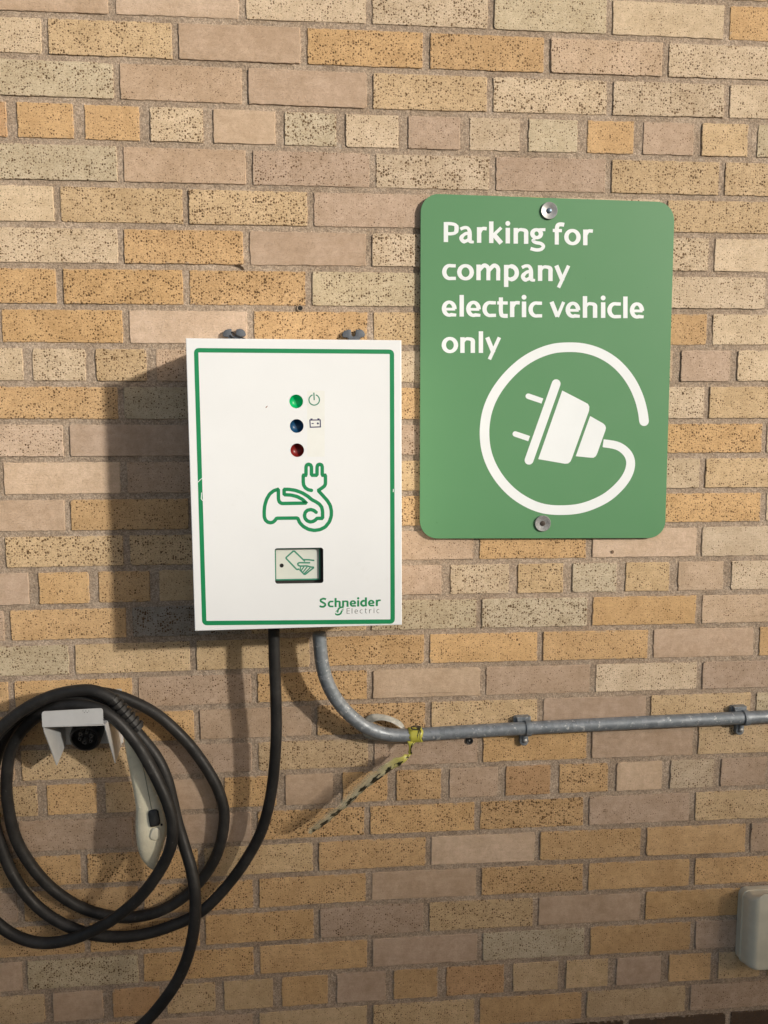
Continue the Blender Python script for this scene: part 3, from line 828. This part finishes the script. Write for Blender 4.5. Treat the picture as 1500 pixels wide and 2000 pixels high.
# indicator lamps
def led_mat(name, col, em):
    m, nt, b = mat(name, col, .38, 0, .35)
    b.inputs['Coat Weight'].default_value = .1
    if em:
        b.inputs['Emission Color'].default_value = col; b.inputs['Emission Strength'].default_value = em
    return m
for (x, y, m) in ((578.6, 784, led_mat('lamp_green', (.0, .30, .09, 1), .35)), (579.6, 832, led_mat('lamp_blue', (.008, .055, .13, 1), 0)), (580.6, 879.3, led_mat('lamp_red', (.17, .010, .008, 1), 0))):
    bm = bmesh.new(); c = P(x, y, BD)
    lathe(bm, c, OUT, [(.0001, .01105), (-.0020, .0109), (-.0050, .0100), (-.0085, .0075), (-.0100, .004), (-.0104, 0)], 32)
    obj('indicator_lamp', bm, m, door, smooth=True)
# power symbol, battery symbol
kk = 12.5
mpI = lambda x, y, dz: P(560+x/kk, 740+y/kk, BD+.14+dz)
bm = bmesh.new()
ribbon(bm, [(671+128*math.cos(math.radians(a)), 513+128*math.sin(math.radians(a))) for a in range(-72, 253, 12)], 29, mpI, 0)
ribbon(bm, [(662, 335), (672, 520)], 29, mpI, .03)
obj('power_symbol', bm, INKTEAL, door)
bm = bmesh.new()
ribbon(bm, [(565, 1005), (818, 1003), (823, 1172), (575, 1180)], 27, mpI, 0, closed=True)
poly(bm, rrect(578, 968, 630, 995, 3, 2), mpI, .03); poly(bm, rrect(748, 965, 800, 992, 3, 2), mpI, .03)
ribbon(bm, [(607, 1090), (660, 1090)], 24, mpI, 0)
ribbon(bm, [(733, 1088), (788, 1088)], 24, mpI, 0); ribbon(bm, [(760, 1060), (760, 1114)], 24, mpI, .03)
obj('battery_symbol', bm, INKBLUE, door)
# car and plug drawing
kc = 8.8235
mpK = lambda x, y, dz: P(500+x/kc, 890+y/kc, BD+.14+dz)
bm = bmesh.new()
car = [(955, 598), (900, 587), (852, 556), (822, 508), (814, 450), (814, 337), (862, 337), (862, 195), (874, 160), (907, 147), (941, 160), (956, 195), (957, 337), (1052, 337), (1053, 195), (1065, 160), (1097, 147), (1131, 160), (1142, 195), (1142, 337), (1197, 337), (1197, 485), (1182, 520), (1140, 555), (1072, 600), (1150, 685), (1228, 772), (1280, 858), (1300, 955), (1298, 1040), (1265, 1140), (1195, 1228), (1105, 1274), (1005, 1288), (905, 1270), (815, 1220), (755, 1158), (718, 1074), (355, 1078), (325, 1120), (290, 1147), (250, 1156), (202, 1145), (163, 1110), (144, 1060), (141, 960), (151, 860), (181, 755), (235, 660), (308, 602), (385, 578), (388, 755), (404, 800), (445, 824), (868, 817), (800, 752), (705, 703), (600, 678), (486, 673), (484, 580), (560, 580), (680, 597), (800, 642), (895, 700), (960, 757), (1030, 792), (1090, 832), (1132, 885), (1148, 960), (1148, 1080), (1052, 1080), (1022, 1110), (985, 1133), (935, 1142), (882, 1122), (847, 1083), (835, 1030), (849, 978), (888, 940), (945, 928), (1000, 945), (1036, 975)]
ribbon(bm, chaikin(car, .14), 60, mpK, 0, cap0='round', cap1='round')
obj('car_and_plug_drawing', bm, INKGREEN, door)
# maker's name
kl = 7.5
mpL = lambda x, y, dz: P(600+x/kl, 1140+y/kl, BD+.14+dz)
bm = bmesh.new()
text(bm, [('S', 181, 99), ('c', 300, 86), ('h', 401, 90), ('n', 511, 95), ('e', 622, 96), ('i', 732, 27), ('d', 775, 100), ('e', 891, 95), ('r', 1005, 73)],
     h=92, s=30, asc=132, cap=134, desc=30, base=lambda x: 347-(x-180)*.0215, mp=mpL)
lg = obj('name_lettering', bm, INKGREEN, door)
bm = bmesh.new()
ribbon(bm, catmull([(446, 425), (450, 392), (462, 366), (488, 349), (518, 346), (532, 356)], 4), [14, 18, 22]+[24]*12+[22, 20, 18, 16, 14, 12], mpL)
ribbon(bm, catmull([(412, 432), (420, 448), (446, 455), (474, 448), (496, 428), (504, 395)], 4), [12, 14, 16, 18, 20, 22]+[24]*12+[18, 16, 14], mpL, .02)
for a, b in (((422, 396), (452, 394)), ((414, 412), (446, 411)), ((505, 376), (538, 372)), ((502, 392), (530, 390)), ((500, 408), (522, 406))):
    ribbon(bm, [a, b], 8, mpL, .05)
obj('emblem', bm, INKGREEN, door)
bm = bmesh.new()
text(bm, [('E', 578, 46), ('l', 652, 9), ('e', 694, 48), ('c', 770, 42), ('t', 845, 30), ('r', 907, 34), ('i', 974, 9), ('c', 1015, 42)],
     h=57, s=9, asc=77, cap=77, desc=20, base=lambda x: 439-(x-578)*.018, mp=mpL)
obj('light_lettering', bm, INKGREY, door)
# rust fleck and small marks
bm = bmesh.new()
poly(bm, [(518.5, 796), (520.5, 793.5), (523, 792.5), (522, 794.5), (519.5, 797)], mpF)
obj('rust_fleck', bm, simple('rust', (.22, .07, .025, 1), .8), door)
# mounting lugs behind the top edge
lugp = [(1185, 160), (1188, 132), (1203, 115), (1228, 105), (1258, 103), (1262, 125), (1265, 155), (1280, 166), (1298, 155), (1299, 120), (1303, 106), (1330, 103), (1355, 106), (1375, 125), (1383, 152), (1372, 168), (1345, 170), (1335, 190), (1340, 300), (1235, 300), (1240, 190), (1225, 172), (1195, 170)]
for dx, dy in ((0, 0), (-1030, -5)):
    bm = bmesh.new()
    prism(bm, [W(400+(x+dx)/4.412, 620+(y+dy)/4.412, 9)[:2] for x, y in lugp], 3, 9, 1.0)
    lug = obj('mounting_lug', bm, LUGM, box, angle=40)
    if dx:
        bm = bmesh.new()
        tube(bm, [P(453, 648, 10), P(462, 655, 11), P(480, 663, 12)], .0013, 8); tube(bm, [P(449, 655, 10), P(455, 660, 11), P(462, 664, 12)], .0012, 8)
        obj('cable_tie', bm, BLACKP, lug)
# gland nuts under the box
for x, D, r in ((535, 71, .0150), (624, 57, .0175)):
    bm = bmesh.new(); c = V(W(x, 1232, D)[0], bc4[2][1]-3, D)
    lathe(bm, c, Vector((0, 0, -1)), [(0, r), (.010, r), (.012, r*.86), (.016, r*.84), (.016, 0)], 8)
    obj('gland', bm, BLACKP if x < 600 else GALV, box)

# ------------------------------------------------------------------ charging cable with its coil and plug
CAB = [(535, 1228, 71), (536, 1290, 71), (539, 1370, 68), (539, 1450, 62), (531, 1540, 54), (515, 1610, 45), (491, 1662, 38), (450, 1722, 32), (393, 1780, 30), (325, 1812, 28), (260, 1828, 28), (197, 1828, 28), (147, 1815, 28), (98, 1790, 25), (58, 1755, 22), (25, 1708, 20), (3, 1655, 18), (-12, 1600, 16), (-16, 1530, 16), (0, 1460, 20), (35, 1408, 28), (85, 1370, 34), (150, 1353, 36), (200, 1353, 34), (250, 1366, 28), (310, 1398, 24), (370, 1455, 20), (415, 1520, 20), (435, 1570, 20), (437, 1612, 20), (425, 1665, 18), (397, 1714, 16), (355, 1755, 14), (305, 1782, 13), (250, 1792, 12), (200, 1786, 12), (148, 1767, 14), (98, 1732, 18), (58, 1686, 22), (30, 1635, 26), (16, 1575, 32), (13, 1520, 38), (23, 1460, 46), (56, 1413, 60), (102, 1384, 76), (150, 1377, 92), (196, 1386, 98), (232, 1411, 100), (266, 1451, 102), (291, 1492, 104), (311, 1531, 107), (328, 1571, 110), (337, 1610, 112), (333, 1655, 112), (311, 1702, 106), (275, 1750, 96), (230, 1789, 84), (185, 1816, 74), (140, 1834, 66), (90, 1842, 60), (45, 1834, 56), (0, 1808, 54), (-45, 1757, 52), (-72, 1680, 50), (-74, 1600, 50), (-52, 1510, 52), (-8, 1438, 58), (44, 1392, 62), (96, 1366, 66), (150, 1362, 72), (203, 1377, 76), (238, 1401, 79), (271, 1435, 82), (305, 1478, 86), (325, 1520, 89), (337, 1566, 90), (346, 1606, 92), (361, 1655, 100), (374, 1700, 110), (381, 1748, 118), (380, 1802, 120), (370, 1856, 120), (348, 1912, 118), (311, 1966, 112), (268, 2010, 106), (200, 2056, 98), (110, 2080, 90), (0, 2062, 84), (-90, 1985, 80), (-140, 1850, 76), (-145, 1700, 76), (-112, 1570, 78), (-55, 1480, 80), (5, 1418, 82), (56, 1380, 84), (108, 1357, 86), (160, 1348, 88), (193, 1352, 91), (222, 1367, 92)]
cable = thing('charging_cable', 'thick black charging cable coiled over the hook, its pale plug hanging in the coil', 'cable', P(230, 1400, 60))
bm = bmesh.new()
tube(bm, [P(*p) for p in catmull(CAB, 7)], .0104, 18)
obj('cord', bm, RUBBER, cable, smooth=True)
# strain relief
a, b = P(219, 1364, 92), P(271, 1425, 88)
bm = bmesh.new(); prof = []; L = (b-a).length
for k in range(7):
    h = L*k/7; r = .0118+.0004*k
    prof += [(h, r-.003), (h+L*.012, r), (h+L/7*.55, r), (h+L/7*.6, r-.003), (h+L/7*.98, r-.003)]
prof = [(0, 0)]+prof+[(L, 0)]
lathe(bm, a, b-a, prof, 20)
gun_root = None
plug = None
# pistol plug body: lofted sections (centre px, centre py, half width px, half depth mm, D)
sec = [(246, 1412, 6, 8, 74), (249, 1425, 9, 12, 72), (254, 1440, 11, 14, 70), (266, 1480, 16, 16, 68), (281, 1530, 21, 17, 68), (290, 1565, 24.5, 18, 70), (294, 1590, 28.5, 20, 73), (296, 1612, 30.5, 22, 76), (297, 1632, 29.5, 22, 78), (296, 1652, 25, 20, 78), (296, 1670, 18.5, 16, 77), (298, 1683, 12, 12, 76), (300, 1692, 6, 8, 75), (301, 1697, 2, 3, 75)]
secs = catmull(sec, 5)
def gun_pt(s, ang):
    cx, cy, hw, hd, D = s
    ca, sa = math.cos(ang), math.sin(ang)
    q = lambda v: math.copysign(abs(v)**.78, v)
    # axis leans to the right as it goes down
    x, y, _ = W(cx+hw*q(ca), cy-hw*q(ca)*.22, D)
    return V(x, y, D+hd*q(sa))
def gun_loft(bm, secs, n=28):
    rings = [[bm.verts.new(gun_pt(s, 2*math.pi*k/n)) for k in range(n)] for s in secs]
    for p, q in zip(rings, rings[1:]):
        for i in range(n): bm.faces.new((p[i], p[(i+1) % n], q[(i+1) % n], q[i]))
    bm.faces.new(rings[0]); bm.faces.new(rings[-1])
bm2 = bmesh.new(); gun_loft(bm2, secs)
plug = obj('plug_handle', bm2, GUNM, cable, smooth=True)
obj('strain_relief', bm, RUBBER, plug, smooth=False)
# trigger on the front of the plug
def on_gun(px, py, lift=0.0):
    s = min(secs, key=lambda s: abs((s[1]-(px-s[0])*.22)-py))
    u = max(-.98, min(.98, (px-s[0])/s[2])); ca = math.copysign(abs(u)**(1/.78), u)
    sa = math.sqrt(max(0, 1-ca*ca)); 
    return s[4]+s[3]*sa**.78+lift
def gun_patch(bm, outline, lift0, lift1, bev, mat=0):
    n = len(outline); cx = sum(p[0] for p in outline)/n; cy = sum(p[1] for p in outline)/n
    rings = []
    for k, l in ((1.0, lift0), (1.0, lift1-bev), (.90, lift1-bev*.25), (.74, lift1), (.35, lift1+.3)):
        rings.append([bm.verts.new(P(cx+(x-cx)*k, cy+(y-cy)*k, on_gun(cx+(x-cx)*k, cy+(y-cy)*k, l))) for x, y in outline])
    for a, b in zip(rings, rings[1:]):
        for i in range(n): bm.faces.new((a[i], a[(i+1) % n], b[(i+1) % n], b[i])).material_index = mat
    bm.faces.new(rings[-1]).material_index = mat
bm = bmesh.new()
gun_patch(bm, [(289, 1590), (290, 1585), (294, 1582), (300, 1580.5), (306, 1581), (309.5, 1584), (311, 1592), (313, 1603), (313, 1608), (310, 1612), (303, 1614.5), (296, 1616), (293, 1614), (291, 1605)], -2, 2.6, 1.4)
obj('trigger', bm, BLACKP, plug, smooth=True)
bm = bmesh.new()
gun_patch(bm, catmull([(297, 1620), (302, 1617), (309, 1616), (313, 1622), (315, 1634), (311, 1640), (303, 1642), (295, 1640), (292, 1634)], 3, True), -2, 2.2, 1.6)
gm2 = simple('rubbed_cream_plastic', (.76, .70, .54, 1), .33, var=.06)
obj('thumb_ridge', bm, gm2, plug, smooth=True)
bm = bmesh.new()
def gun_line(pts, r):
    tube(bm, [P(x, y, on_gun(x, y, -.1)) for x, y in catmull(pts, 5)], r, 6)
gun_line([(272, 1470), (281, 1505), (289, 1545), (296, 1580)], .00042)
gun_line([(304, 1617), (308, 1640), (310, 1665)], .0004)
gun_line([(300, 1684), (305, 1684), (309, 1682)], .0008)
obj('seam', bm, simple('seam_dark', (.10, .085, .06, 1), .7), plug)
for x, y in ((273, 1577.5), (306, 1554), (315.5, 1611)):
    bm = bmesh.new(); lathe(bm, P(x, y, on_gun(x, y)), OUT, [(-.001, .0019), (.0007, .0017), (.001, 0)], 12)
    obj('screw', bm, gm2 if y < 1600 else NEARBLACK, plug, smooth=True)

# ------------------------------------------------------------------ cable hook bracket with plug socket
hook = thing('cable_hook', 'folded sheet metal cable hook with a dark plug socket inside the black coil', 'hook', V(-76, 1345, 0))
HX0, HX1, HT = -128.0, -24.5, 1263.0
t = 1.6
def sheet(bm, pts3, nrm, th, mat=0):
    """flat plate from 3D outline (X,Y,D) extruded along nrm by th"""
    n = len(pts3)
    a = [bm.verts.new(V(*p)) for p in pts3]; b = [bm.verts.new(V(p[0]+nrm[0]*th, p[1]+nrm[1]*th, p[2]+nrm[2]*th)) for p in pts3]
    bm.faces.new(a); bm.faces.new(b[::-1])
    for i in range(n): bm.faces.new((a[i], a[(i+1) % n], b[(i+1) % n], b[i]))
bm = bmesh.new()
lx0, lx1 = HX0-.5, HX1-3.0
lip = [(lx0+4, 1236.5), (lx0+1.2, 1237.8), (lx0, 1241), (lx0, HT+1), (lx1, HT-1.2), (lx1, 1238.4), (lx1-1.2, 1235.4), (lx1-4, 1234)]
sheet(bm, [(x, y, 126) for x, y in lip], (0, 0, 1), t)
obj('front_lip', bm, GREYMET, hook)
bm = bmesh.new(); sheet(bm, [(HX0, HT+.4, 3), (HX1, HT+.4, 3), (HX1, HT+.4, 125.8), (HX0, HT+.4, 125.8)], (0, 1, 0), t); obj('shelf', bm, GREYMET, hook)
bm = bmesh.new(); sheet(bm, [(HX0, HT-22, 2), (HX1+2, HT-22, 2), (HX1+2, 1344, 2), (HX0, 1344, 2)], (0, 0, 1), t); obj('back_plate', bm, GREYMET, hook)
for X, dx in ((HX0, 1), (HX1, -1)):
    bm = bmesh.new()
    q = [(HT+2.6, 125), (HT+12, 122), (1352, 67), (1359, 62), (1358, 57), (1343, 4), (HT+2.6, 4)]
    sheet(bm, [(X, y, d) for y, d in q], (dx, 0, 0), t)
    obj('side_flange', bm, GREYMET, hook)
# socket
sc_ = W(165, 1443, 40)
bm = bmesh.new(); c = V(sc_[0], sc_[1]-8, 4)
ax = Vector((0, -1, -.28)).normalized()
lathe(bm, c, ax, [(0, .028), (.030, .028), (.034, .027), (.036, .0245), (.0355, .0225), (.020, .0215), (.020, 0)], 32)
sock = obj('plug_socket', bm, BLACKP, hook, angle=40)
bm = bmesh.new(); u = ax.orthogonal().normalized(); w_ = ax.cross(u)
for ang, rr, r2 in ((30, .011, .0042), (150, .011, .0042), (270, .011, .0040), (90, .0115, .0030), (210, .011, .003), (330, .011, .003)):
    o = c+ax*.020+(u*math.cos(math.radians(ang))+w_*math.sin(math.radians(ang)))*rr
    lathe(bm, o, ax, [(0, r2), (.011, r2), (.011, r2*.6), (.004, r2*.55), (.004, 0)], 14)
obj('contact_sleeve', bm, simple('sleeve_plastic', (.10, .098, .095, 1), .35), sock)
bm = bmesh.new()
for k in range(5):
    x = 160+k*2.8; y = 1388.5+(k % 2)*3
    q = W(x+2, y, 127.75); prism(bm, [(q[0]+dx*.8, q[1]+dy*.8) for dx, dy in ((-1.6, 0), (0, -1), (1.4, .4), (.3, 1.2))], 127.62, 127.7+.02*k)
obj('paint_chips', bm, simple('chipped_grey', (.16, .16, .155, 1), .7), hook)

# ------------------------------------------------------------------ conduit and clamps
CON = [(623.5, 1236, 57), (625.5, 1265, 57), (630, 1300, 56), (641, 1337, 53), (660, 1370, 48), (686, 1399, 42), (716, 1421, 35), (750, 1433, 28), (790, 1436.5, 23), (830, 1434, 20), (900, 1429.5, 19), (1023, 1422.5, 19), (1200, 1413.5, 19), (1445, 1402, 19), (1560, 1396.5, 19), (1900, 1380, 19), (2200, 1366, 19)]
cond = thing('conduit', 'galvanised steel conduit bending from under the white box to the right along the wall', 'conduit', P(800, 1436, 0))
bm = bmesh.new(); tube(bm, [P(*p) for p in catmull(CON, 10)], .01255, 22)
obj('conduit_pipe', bm, GALV, cond, smooth=True)

def clamp(px, py, label):
    root = thing('conduit_clamp', label, 'pipe clamp', P(px, py, 0), 'clamps holding the conduit')
    X, Y, _ = W(px, py, 19)
    # foot block behind the pipe
    bm = bmesh.new(); prism(bm, rrect(X-17, Y-19, X+17, Y+15, 2, 3), -1, 7.5, 1.2)
    prism(bm, [(X-13, Y-20.5), (X+13, Y-21), (X+11, Y-12), (X-11, Y-12)], 0, 15, .6)
    obj('foot', bm, GALV, root)
    # strap round the pipe
    bm = bmesh.new(); rI, rO, hw = 12.9, 15.0, 5.2
    prof = []
    for k in range(17):
        a = math.radians(-100+200*k/16)      # 0 = out from the wall; negative = up
        prof.append((Y+math.sin(a), math.cos(a), a))
    ringsI, ringsO = [], []
    X += 8
    for _, _, a in prof:
        s, c_ = math.sin(a), math.cos(a)
        row = []
        for rr, xx in ((rI, -hw), (rO, -hw), (rO+.5, 0), (rO, hw), (rI, hw)):
            row.append(bm.verts.new(V(X+xx, Y+s*rr, 19+c_*rr)))
        ringsI.append(row)
    for p, q in zip(ringsI, ringsI[1:]):
        for i in range(5): bm.faces.new((p[i], p[(i+1) % 5], q[(i+1) % 5], q[i]))
    bm.faces.new(ringsI[0]); bm.faces.new(ringsI[-1])
    obj('strap', bm, GALV, root, angle=40)
    # ear with screw
    bm = bmesh.new(); xe = X-4
    ear = [(xe-8, Y+13), (xe+8, Y+13), (xe+8.5, Y+31)]+[(xe+8.5*math.cos(math.radians(a)), Y+31+8.5*math.sin(math.radians(a))) for a in range(15, 180, 15)]+[(xe-8.5, Y+31)]
    prism(bm, ear, 0, 9, 1.2)
    prism(bm, [(xe-3, Y+12), (xe+3, Y+12), (xe+3, Y+24), (xe-3, Y+24)], 9, 14, 1.5)
    obj('ear', bm, GALV, root, angle=40)
    bm = bmesh.new(); lathe(bm, V(xe+1, Y+28.5, 9), OUT, [(0, .0048), (.0022, .0046), (.0036, .0030), (.0040, 0)], 18)
    obj('screw', bm, ALU, root, smooth=True)
clamp(1023, 1422.5, 'galvanised conduit clamp right of the yellow tape, below the green sign')
clamp(1448, 1402.0, 'galvanised conduit clamp close to the right edge, above the pale cream box')

# ------------------------------------------------------------------ barrier tape
def strip(bm, edge_a, edge_b, u0, u1, uvn='uv'):
    """double sided ribbon between two 3D edge lines"""
    uvl = bm.loops.layers.uv.verify()
    n = len(edge_a); nv = 4
    g = [[bm.verts.new(edge_a[i].lerp(edge_b[i], j/nv)) for j in range(nv+1)] for i in range(n)]
    for i in range(n-1):
        for j in range(nv):
            f = bm.faces.new((g[i][j], g[i+1][j], g[i+1][j+1], g[i][j+1]))
            for l, (a, b) in zip(f.loops, ((i, j), (i+1, j), (i+1, j+1), (i, j+1))):
                l[uvl].uv = (u0+(u1-u0)*a/(n-1), b/nv)
tape = thing('barrier_tape', 'torn yellow and black tape scrap tied round the grey conduit, hanging to the left', 'tape', P(812, 1436, 20))
def tobj(name, bm, smooth=True):
    o = obj(name, bm, TAPE, tape, smooth=smooth); o.data.uv_layers[0].name = 'uv'
    md = o.modifiers.new('thick', 'SOLIDIFY'); md.thickness = .0003
    return o
# band round the pipe
bm = bmesh.new(); ea, eb = [], []
for k in range(25):
    a = math.radians(-150+300*k/24); rr = 14.3+.3*math.sin(k*1.7)
    for e_, px, sh_ in ((ea, 797, 0), (eb, 824, 1.2)):
        X, Y, _ = W(px, 1436-(px-797)*.05, 21.5-(px-797)*.05)
        e_.append(V(X+sh_*math.sin(k*.9), Y+rr*math.sin(a), 20.4+rr*math.cos(a)))
uvl = None
strip(bm, ea, eb, .02, .42); tobj('band', bm)
bm = bmesh.new()
ribbon(bm, [(812+9*math.cos(math.radians(a)), 1421.5+3.6*math.sin(math.radians(a))) for a in range(0, 360, 20)], 2.4, lambda x, y, z: P(x, y, 26+.95*(y-1415)+1.3), closed=True)
obj('printed_letter', bm, BLACKP, tape)
# knot below the band and the hanging strip
bm = bmesh.new()
ka = [P(795, 1447, 33), P(798, 1456, 33), P(799, 1462, 31), P(797, 1470, 32), P(800, 1474, 33)]
kb = [P(812, 1450, 33), P(806, 1457, 35), P(803, 1463, 34), P(804, 1469, 36), P(806, 1473, 36)]
strip(bm, ka, kb, .45, .95); tobj('knot', bm)
bm = bmesh.new()
up = [(797, 1468, 33), (786, 1470, 38), (764, 1479, 44), (738, 1494, 48), (708, 1515, 52), (682, 1541, 54), (656, 1567, 55), (630, 1589, 55), (607, 1607, 54), (600, 1619, 52)]
lo = [(805, 1471, 36), (793, 1485, 37), (773, 1500, 38), (754, 1511, 38), (724, 1534, 38), (697, 1557, 38), (671, 1581, 38), (643, 1604, 38), (618, 1621, 39), (608, 1629, 42)]
ea = [P(*p) for p in catmull(up, 5)]; eb = [P(*p) for p in catmull(lo, 5)]
for i, (p, q) in enumerate(zip(ea, eb)):
    p.y += .002*math.sin(i*.8)+.001*math.sin(i*2.3); q.y += .002*math.sin(i*.6+1)+.001*math.sin(i*1.9)
    p.z -= .0058+.0012*math.sin(i*1.3); q.z += .0006*math.sin(i*2.1)
strip(bm, ea, eb, .9, 8.0); tobj('hanging_strip', bm)
# pale loop behind the pipe
TP2, nt2, b2 = mat('pale_tape', (.62, .60, .52, 1), .3)
g2 = NT(nt2); tl2 = g2.n('ShaderNodeBsdfTranslucent'); tl2.inputs[0].default_value = (.75, .72, .55, 1)
mx2 = g2.n('ShaderNodeMixShader'); mx2.inputs[0].default_value = .3
g2.l(b2.outputs[0], mx2.inputs[1]); g2.l(tl2.outputs[0], mx2.inputs[2]); g2.l(mx2.outputs[0], nt2.nodes['Material Output'].inputs[0])
pp = g2.co(); g2.l(g2.mix(g2.ramp(g2.noise(pp, 60, 4, .7), .4, .6), (.50, .50, .45, 1), (.70, .68, .62, 1)), b2.inputs['Base Color'])
g2.bump(g2.noise(pp, 90, 3, .7), .6, .003, b2)
bm = bmesh.new()
oa = [(792, 1424, 14), (785, 1411, 12), (770, 1402, 12), (752, 1396, 10), (732, 1394, 8), (718, 1398, 5), (709, 1410, 3), (706, 1424, 2.5), (710, 1436, 3), (722, 1443, 5), (748, 1447, 6), (780, 1445, 8)]
ob = [(786, 1424, 20), (778, 1419, 20), (764, 1411, 20), (748, 1407, 19), (735, 1408, 16), (728, 1412, 12), (722, 1418, 8), (722, 1426, 6), (726, 1433, 6), (738, 1437, 8), (756, 1440, 10), (782, 1440, 12)]
strip(bm, [P(*p) for p in catmull(oa, 4)], [P(*p) for p in catmull(ob, 4)], 0, 1)
o = obj('loose_loop', bm, TP2, tape, smooth=True); md = o.modifiers.new('thick', 'SOLIDIFY'); md.thickness = .0003

# ------------------------------------------------------------------ cream box at the lower right
UB = 50.0
bx_, by_, by1_ = W(1438, 1820, 0)[0], W(1480, 1730, 0)[1], W(1480, 1897, UB)[1]+4
fx_, fy_, fy1_ = W(1484, 1820, UB)[0], W(1484, 1747, UB)[1], W(1480, 1897, UB)[1]-3
def ub_ring(t, k=0.0):
    return rrect(bx_+(fx_-bx_)*t+k, by_+(fy_-by_)*t+k, bx_+170-6*t-k, by1_+(fy1_-by1_)*t-k, 15-7*t, 8)
bm = bmesh.new(); n = len(ub_ring(0))
prs = [(ub_ring(0), 0), (ub_ring(.05), 14), (ub_ring(.12), 26)]+[(ub_ring(.12+.88*(1-math.cos(math.radians(a)))), 26+24*math.sin(math.radians(a))) for a in (15, 30, 45, 60, 75, 90)]
vr = [[bm.verts.new(V(x, y, d)) for x, y in o] for o, d in prs]
for a, b in zip(vr, vr[1:]):
    for i in range(n): bm.faces.new((a[i], a[(i+1) % n], b[(i+1) % n], b[i]))
bm.faces.new(vr[0]); bm.faces.new(vr[-1])
ub = obj('junction_box', bm, CREAMB, None, angle=50)
bm = bmesh.new()
va = [[bm.verts.new(V(x, y, d)) for x, y in o_] for o_, d in ((ub_ring(.05, .5), 13.0), (ub_ring(.05, -1.2), 13.6), (ub_ring(.05, -1.2), 16.6), (ub_ring(.05, 1.0), 17.2))]
for a, b in zip(va, va[1:]):
    for i in range(len(a)): bm.faces.new((a[i], a[(i+1) % len(a)], b[(i+1) % len(a)], b[i]))
obj('lid_rim', bm, CREAMB, ub)
tag(ub, 'pale cream rounded plastic box on the bricks low down at the right edge', 'junction box')

# ------------------------------------------------------------------ ground, and an unseen low building added to shade the foot of the wall
bm = bmesh.new(); s = 60
vs = [bm.verts.new(p) for p in ((-s, -s, 0), (s, -s, 0), (s, .05, 0), (-s, .05, 0))]; bm.faces.new(vs)
asph = simple('asphalt', (.055, .053, .050, 1), .9, var=.25, scale=40, bump=.6, bscale=150, bdist=.004)
tag(obj('ground', bm, asph), kind='structure')

SUN = Vector((1.09, -1.0, .465))
dist = 13.5
bmid = Vector((V(750, 0, 0).x, 0, (GROUND-1370)/1000))+SUN*dist
far = thing('added_shade_building', 'unseen long low brown building, added to shade the foot of the wall', 'building', (bmid.x, bmid.y, 0))
brn = simple('brown_render', (.22, .17, .12, 1), .9, var=.15, scale=3)
bm = bmesh.new(); hz = bmid.z; y0 = bmid.y; x0 = bmid.x
def cuboid(bm, a, b):
    v = [bm.verts.new((x, y, z)) for z in (a[2], b[2]) for x, y in ((a[0], a[1]), (b[0], a[1]), (b[0], b[1]), (a[0], b[1]))]
    for q in ((0, 3, 2, 1), (4, 5, 6, 7), (0, 1, 5, 4), (1, 2, 6, 5), (2, 3, 7, 6), (3, 0, 4, 7)): bm.faces.new([v[i] for i in q])
cuboid(bm, (x0-9, y0-8, 0), (x0+9, y0, hz-.22)); obj('wall', bm, brn, far)
bm = bmesh.new(); cuboid(bm, (x0-9.3, y0-8.3, hz-.215), (x0+9.3, y0+.0, hz)); obj('roof', bm, simple('roof_felt', (.10, .10, .10, 1), .9), far)
for k in range(6):
    bm = bmesh.new(); cuboid(bm, (x0-8+k*2.8, y0+.003, 1.0), (x0-6.6+k*2.8, y0+.05, 2.3)); obj('window', bm, simple('window_glass', (.05, .06, .07, 1), .15), far)

# ------------------------------------------------------------------ light, sky, camera
w = bpy.data.worlds.new('World'); sc.world = w; w.use_nodes = True
nt = w.node_tree; bg = nt.nodes['Background']
sky = nt.nodes.new('ShaderNodeTexSky'); sky.sky_type = 'NISHITA'; sky.sun_disc = False
el = math.atan2(SUN.z, math.hypot(SUN.x, SUN.y)); sky.sun_elevation = el; sky.sun_rotation = math.atan2(SUN.x, SUN.y)
sky.air_density = 0.8; sky.dust_density = 2.5; sky.ozone_density = 0.3
g0 = NT(nt); nt.links.new(g0.mix(1.0, sky.outputs[0], (1.0, .96, .90, 1), 'MULTIPLY'), bg.inputs[0]); bg.inputs[1].default_value = .15
ld = bpy.data.lights.new('sun', 'SUN'); ld.energy = 3.95; ld.angle = math.radians(2.6); ld.color = (1.0, .95, .865)
lo_ = bpy.data.objects.new('sun', ld); COL.objects.link(lo_)
lo_.rotation_euler = (-SUN).to_track_quat('-Z', 'Y').to_euler(); lo_.location = (3, -4, 4)

cd = bpy.data.cameras.new('camera'); cam = bpy.data.objects.new('camera', cd); COL.objects.link(cam)
cd.sensor_fit = 'VERTICAL'; cd.sensor_height = 24; cd.lens = F/2000*24; cd.clip_start = .02; cd.clip_end = 500
tr_ = lambda r: Vector((r[0], r[2], -r[1]))
rx, ry, rz = tr_(R[0]), -tr_(R[1]), -tr_(R[2])
M = Matrix((rx, ry, rz)).transposed().to_4x4(); M.translation = V(CX, CY, -CZ)
cam.matrix_world = M
sc.camera = cam
sc.view_settings.view_transform = 'Standard'; sc.view_settings.look = 'None'; sc.view_settings.exposure = 0.0; sc.view_settings.gamma = 1
sc.render.resolution_x, sc.render.resolution_y = 768, 1024
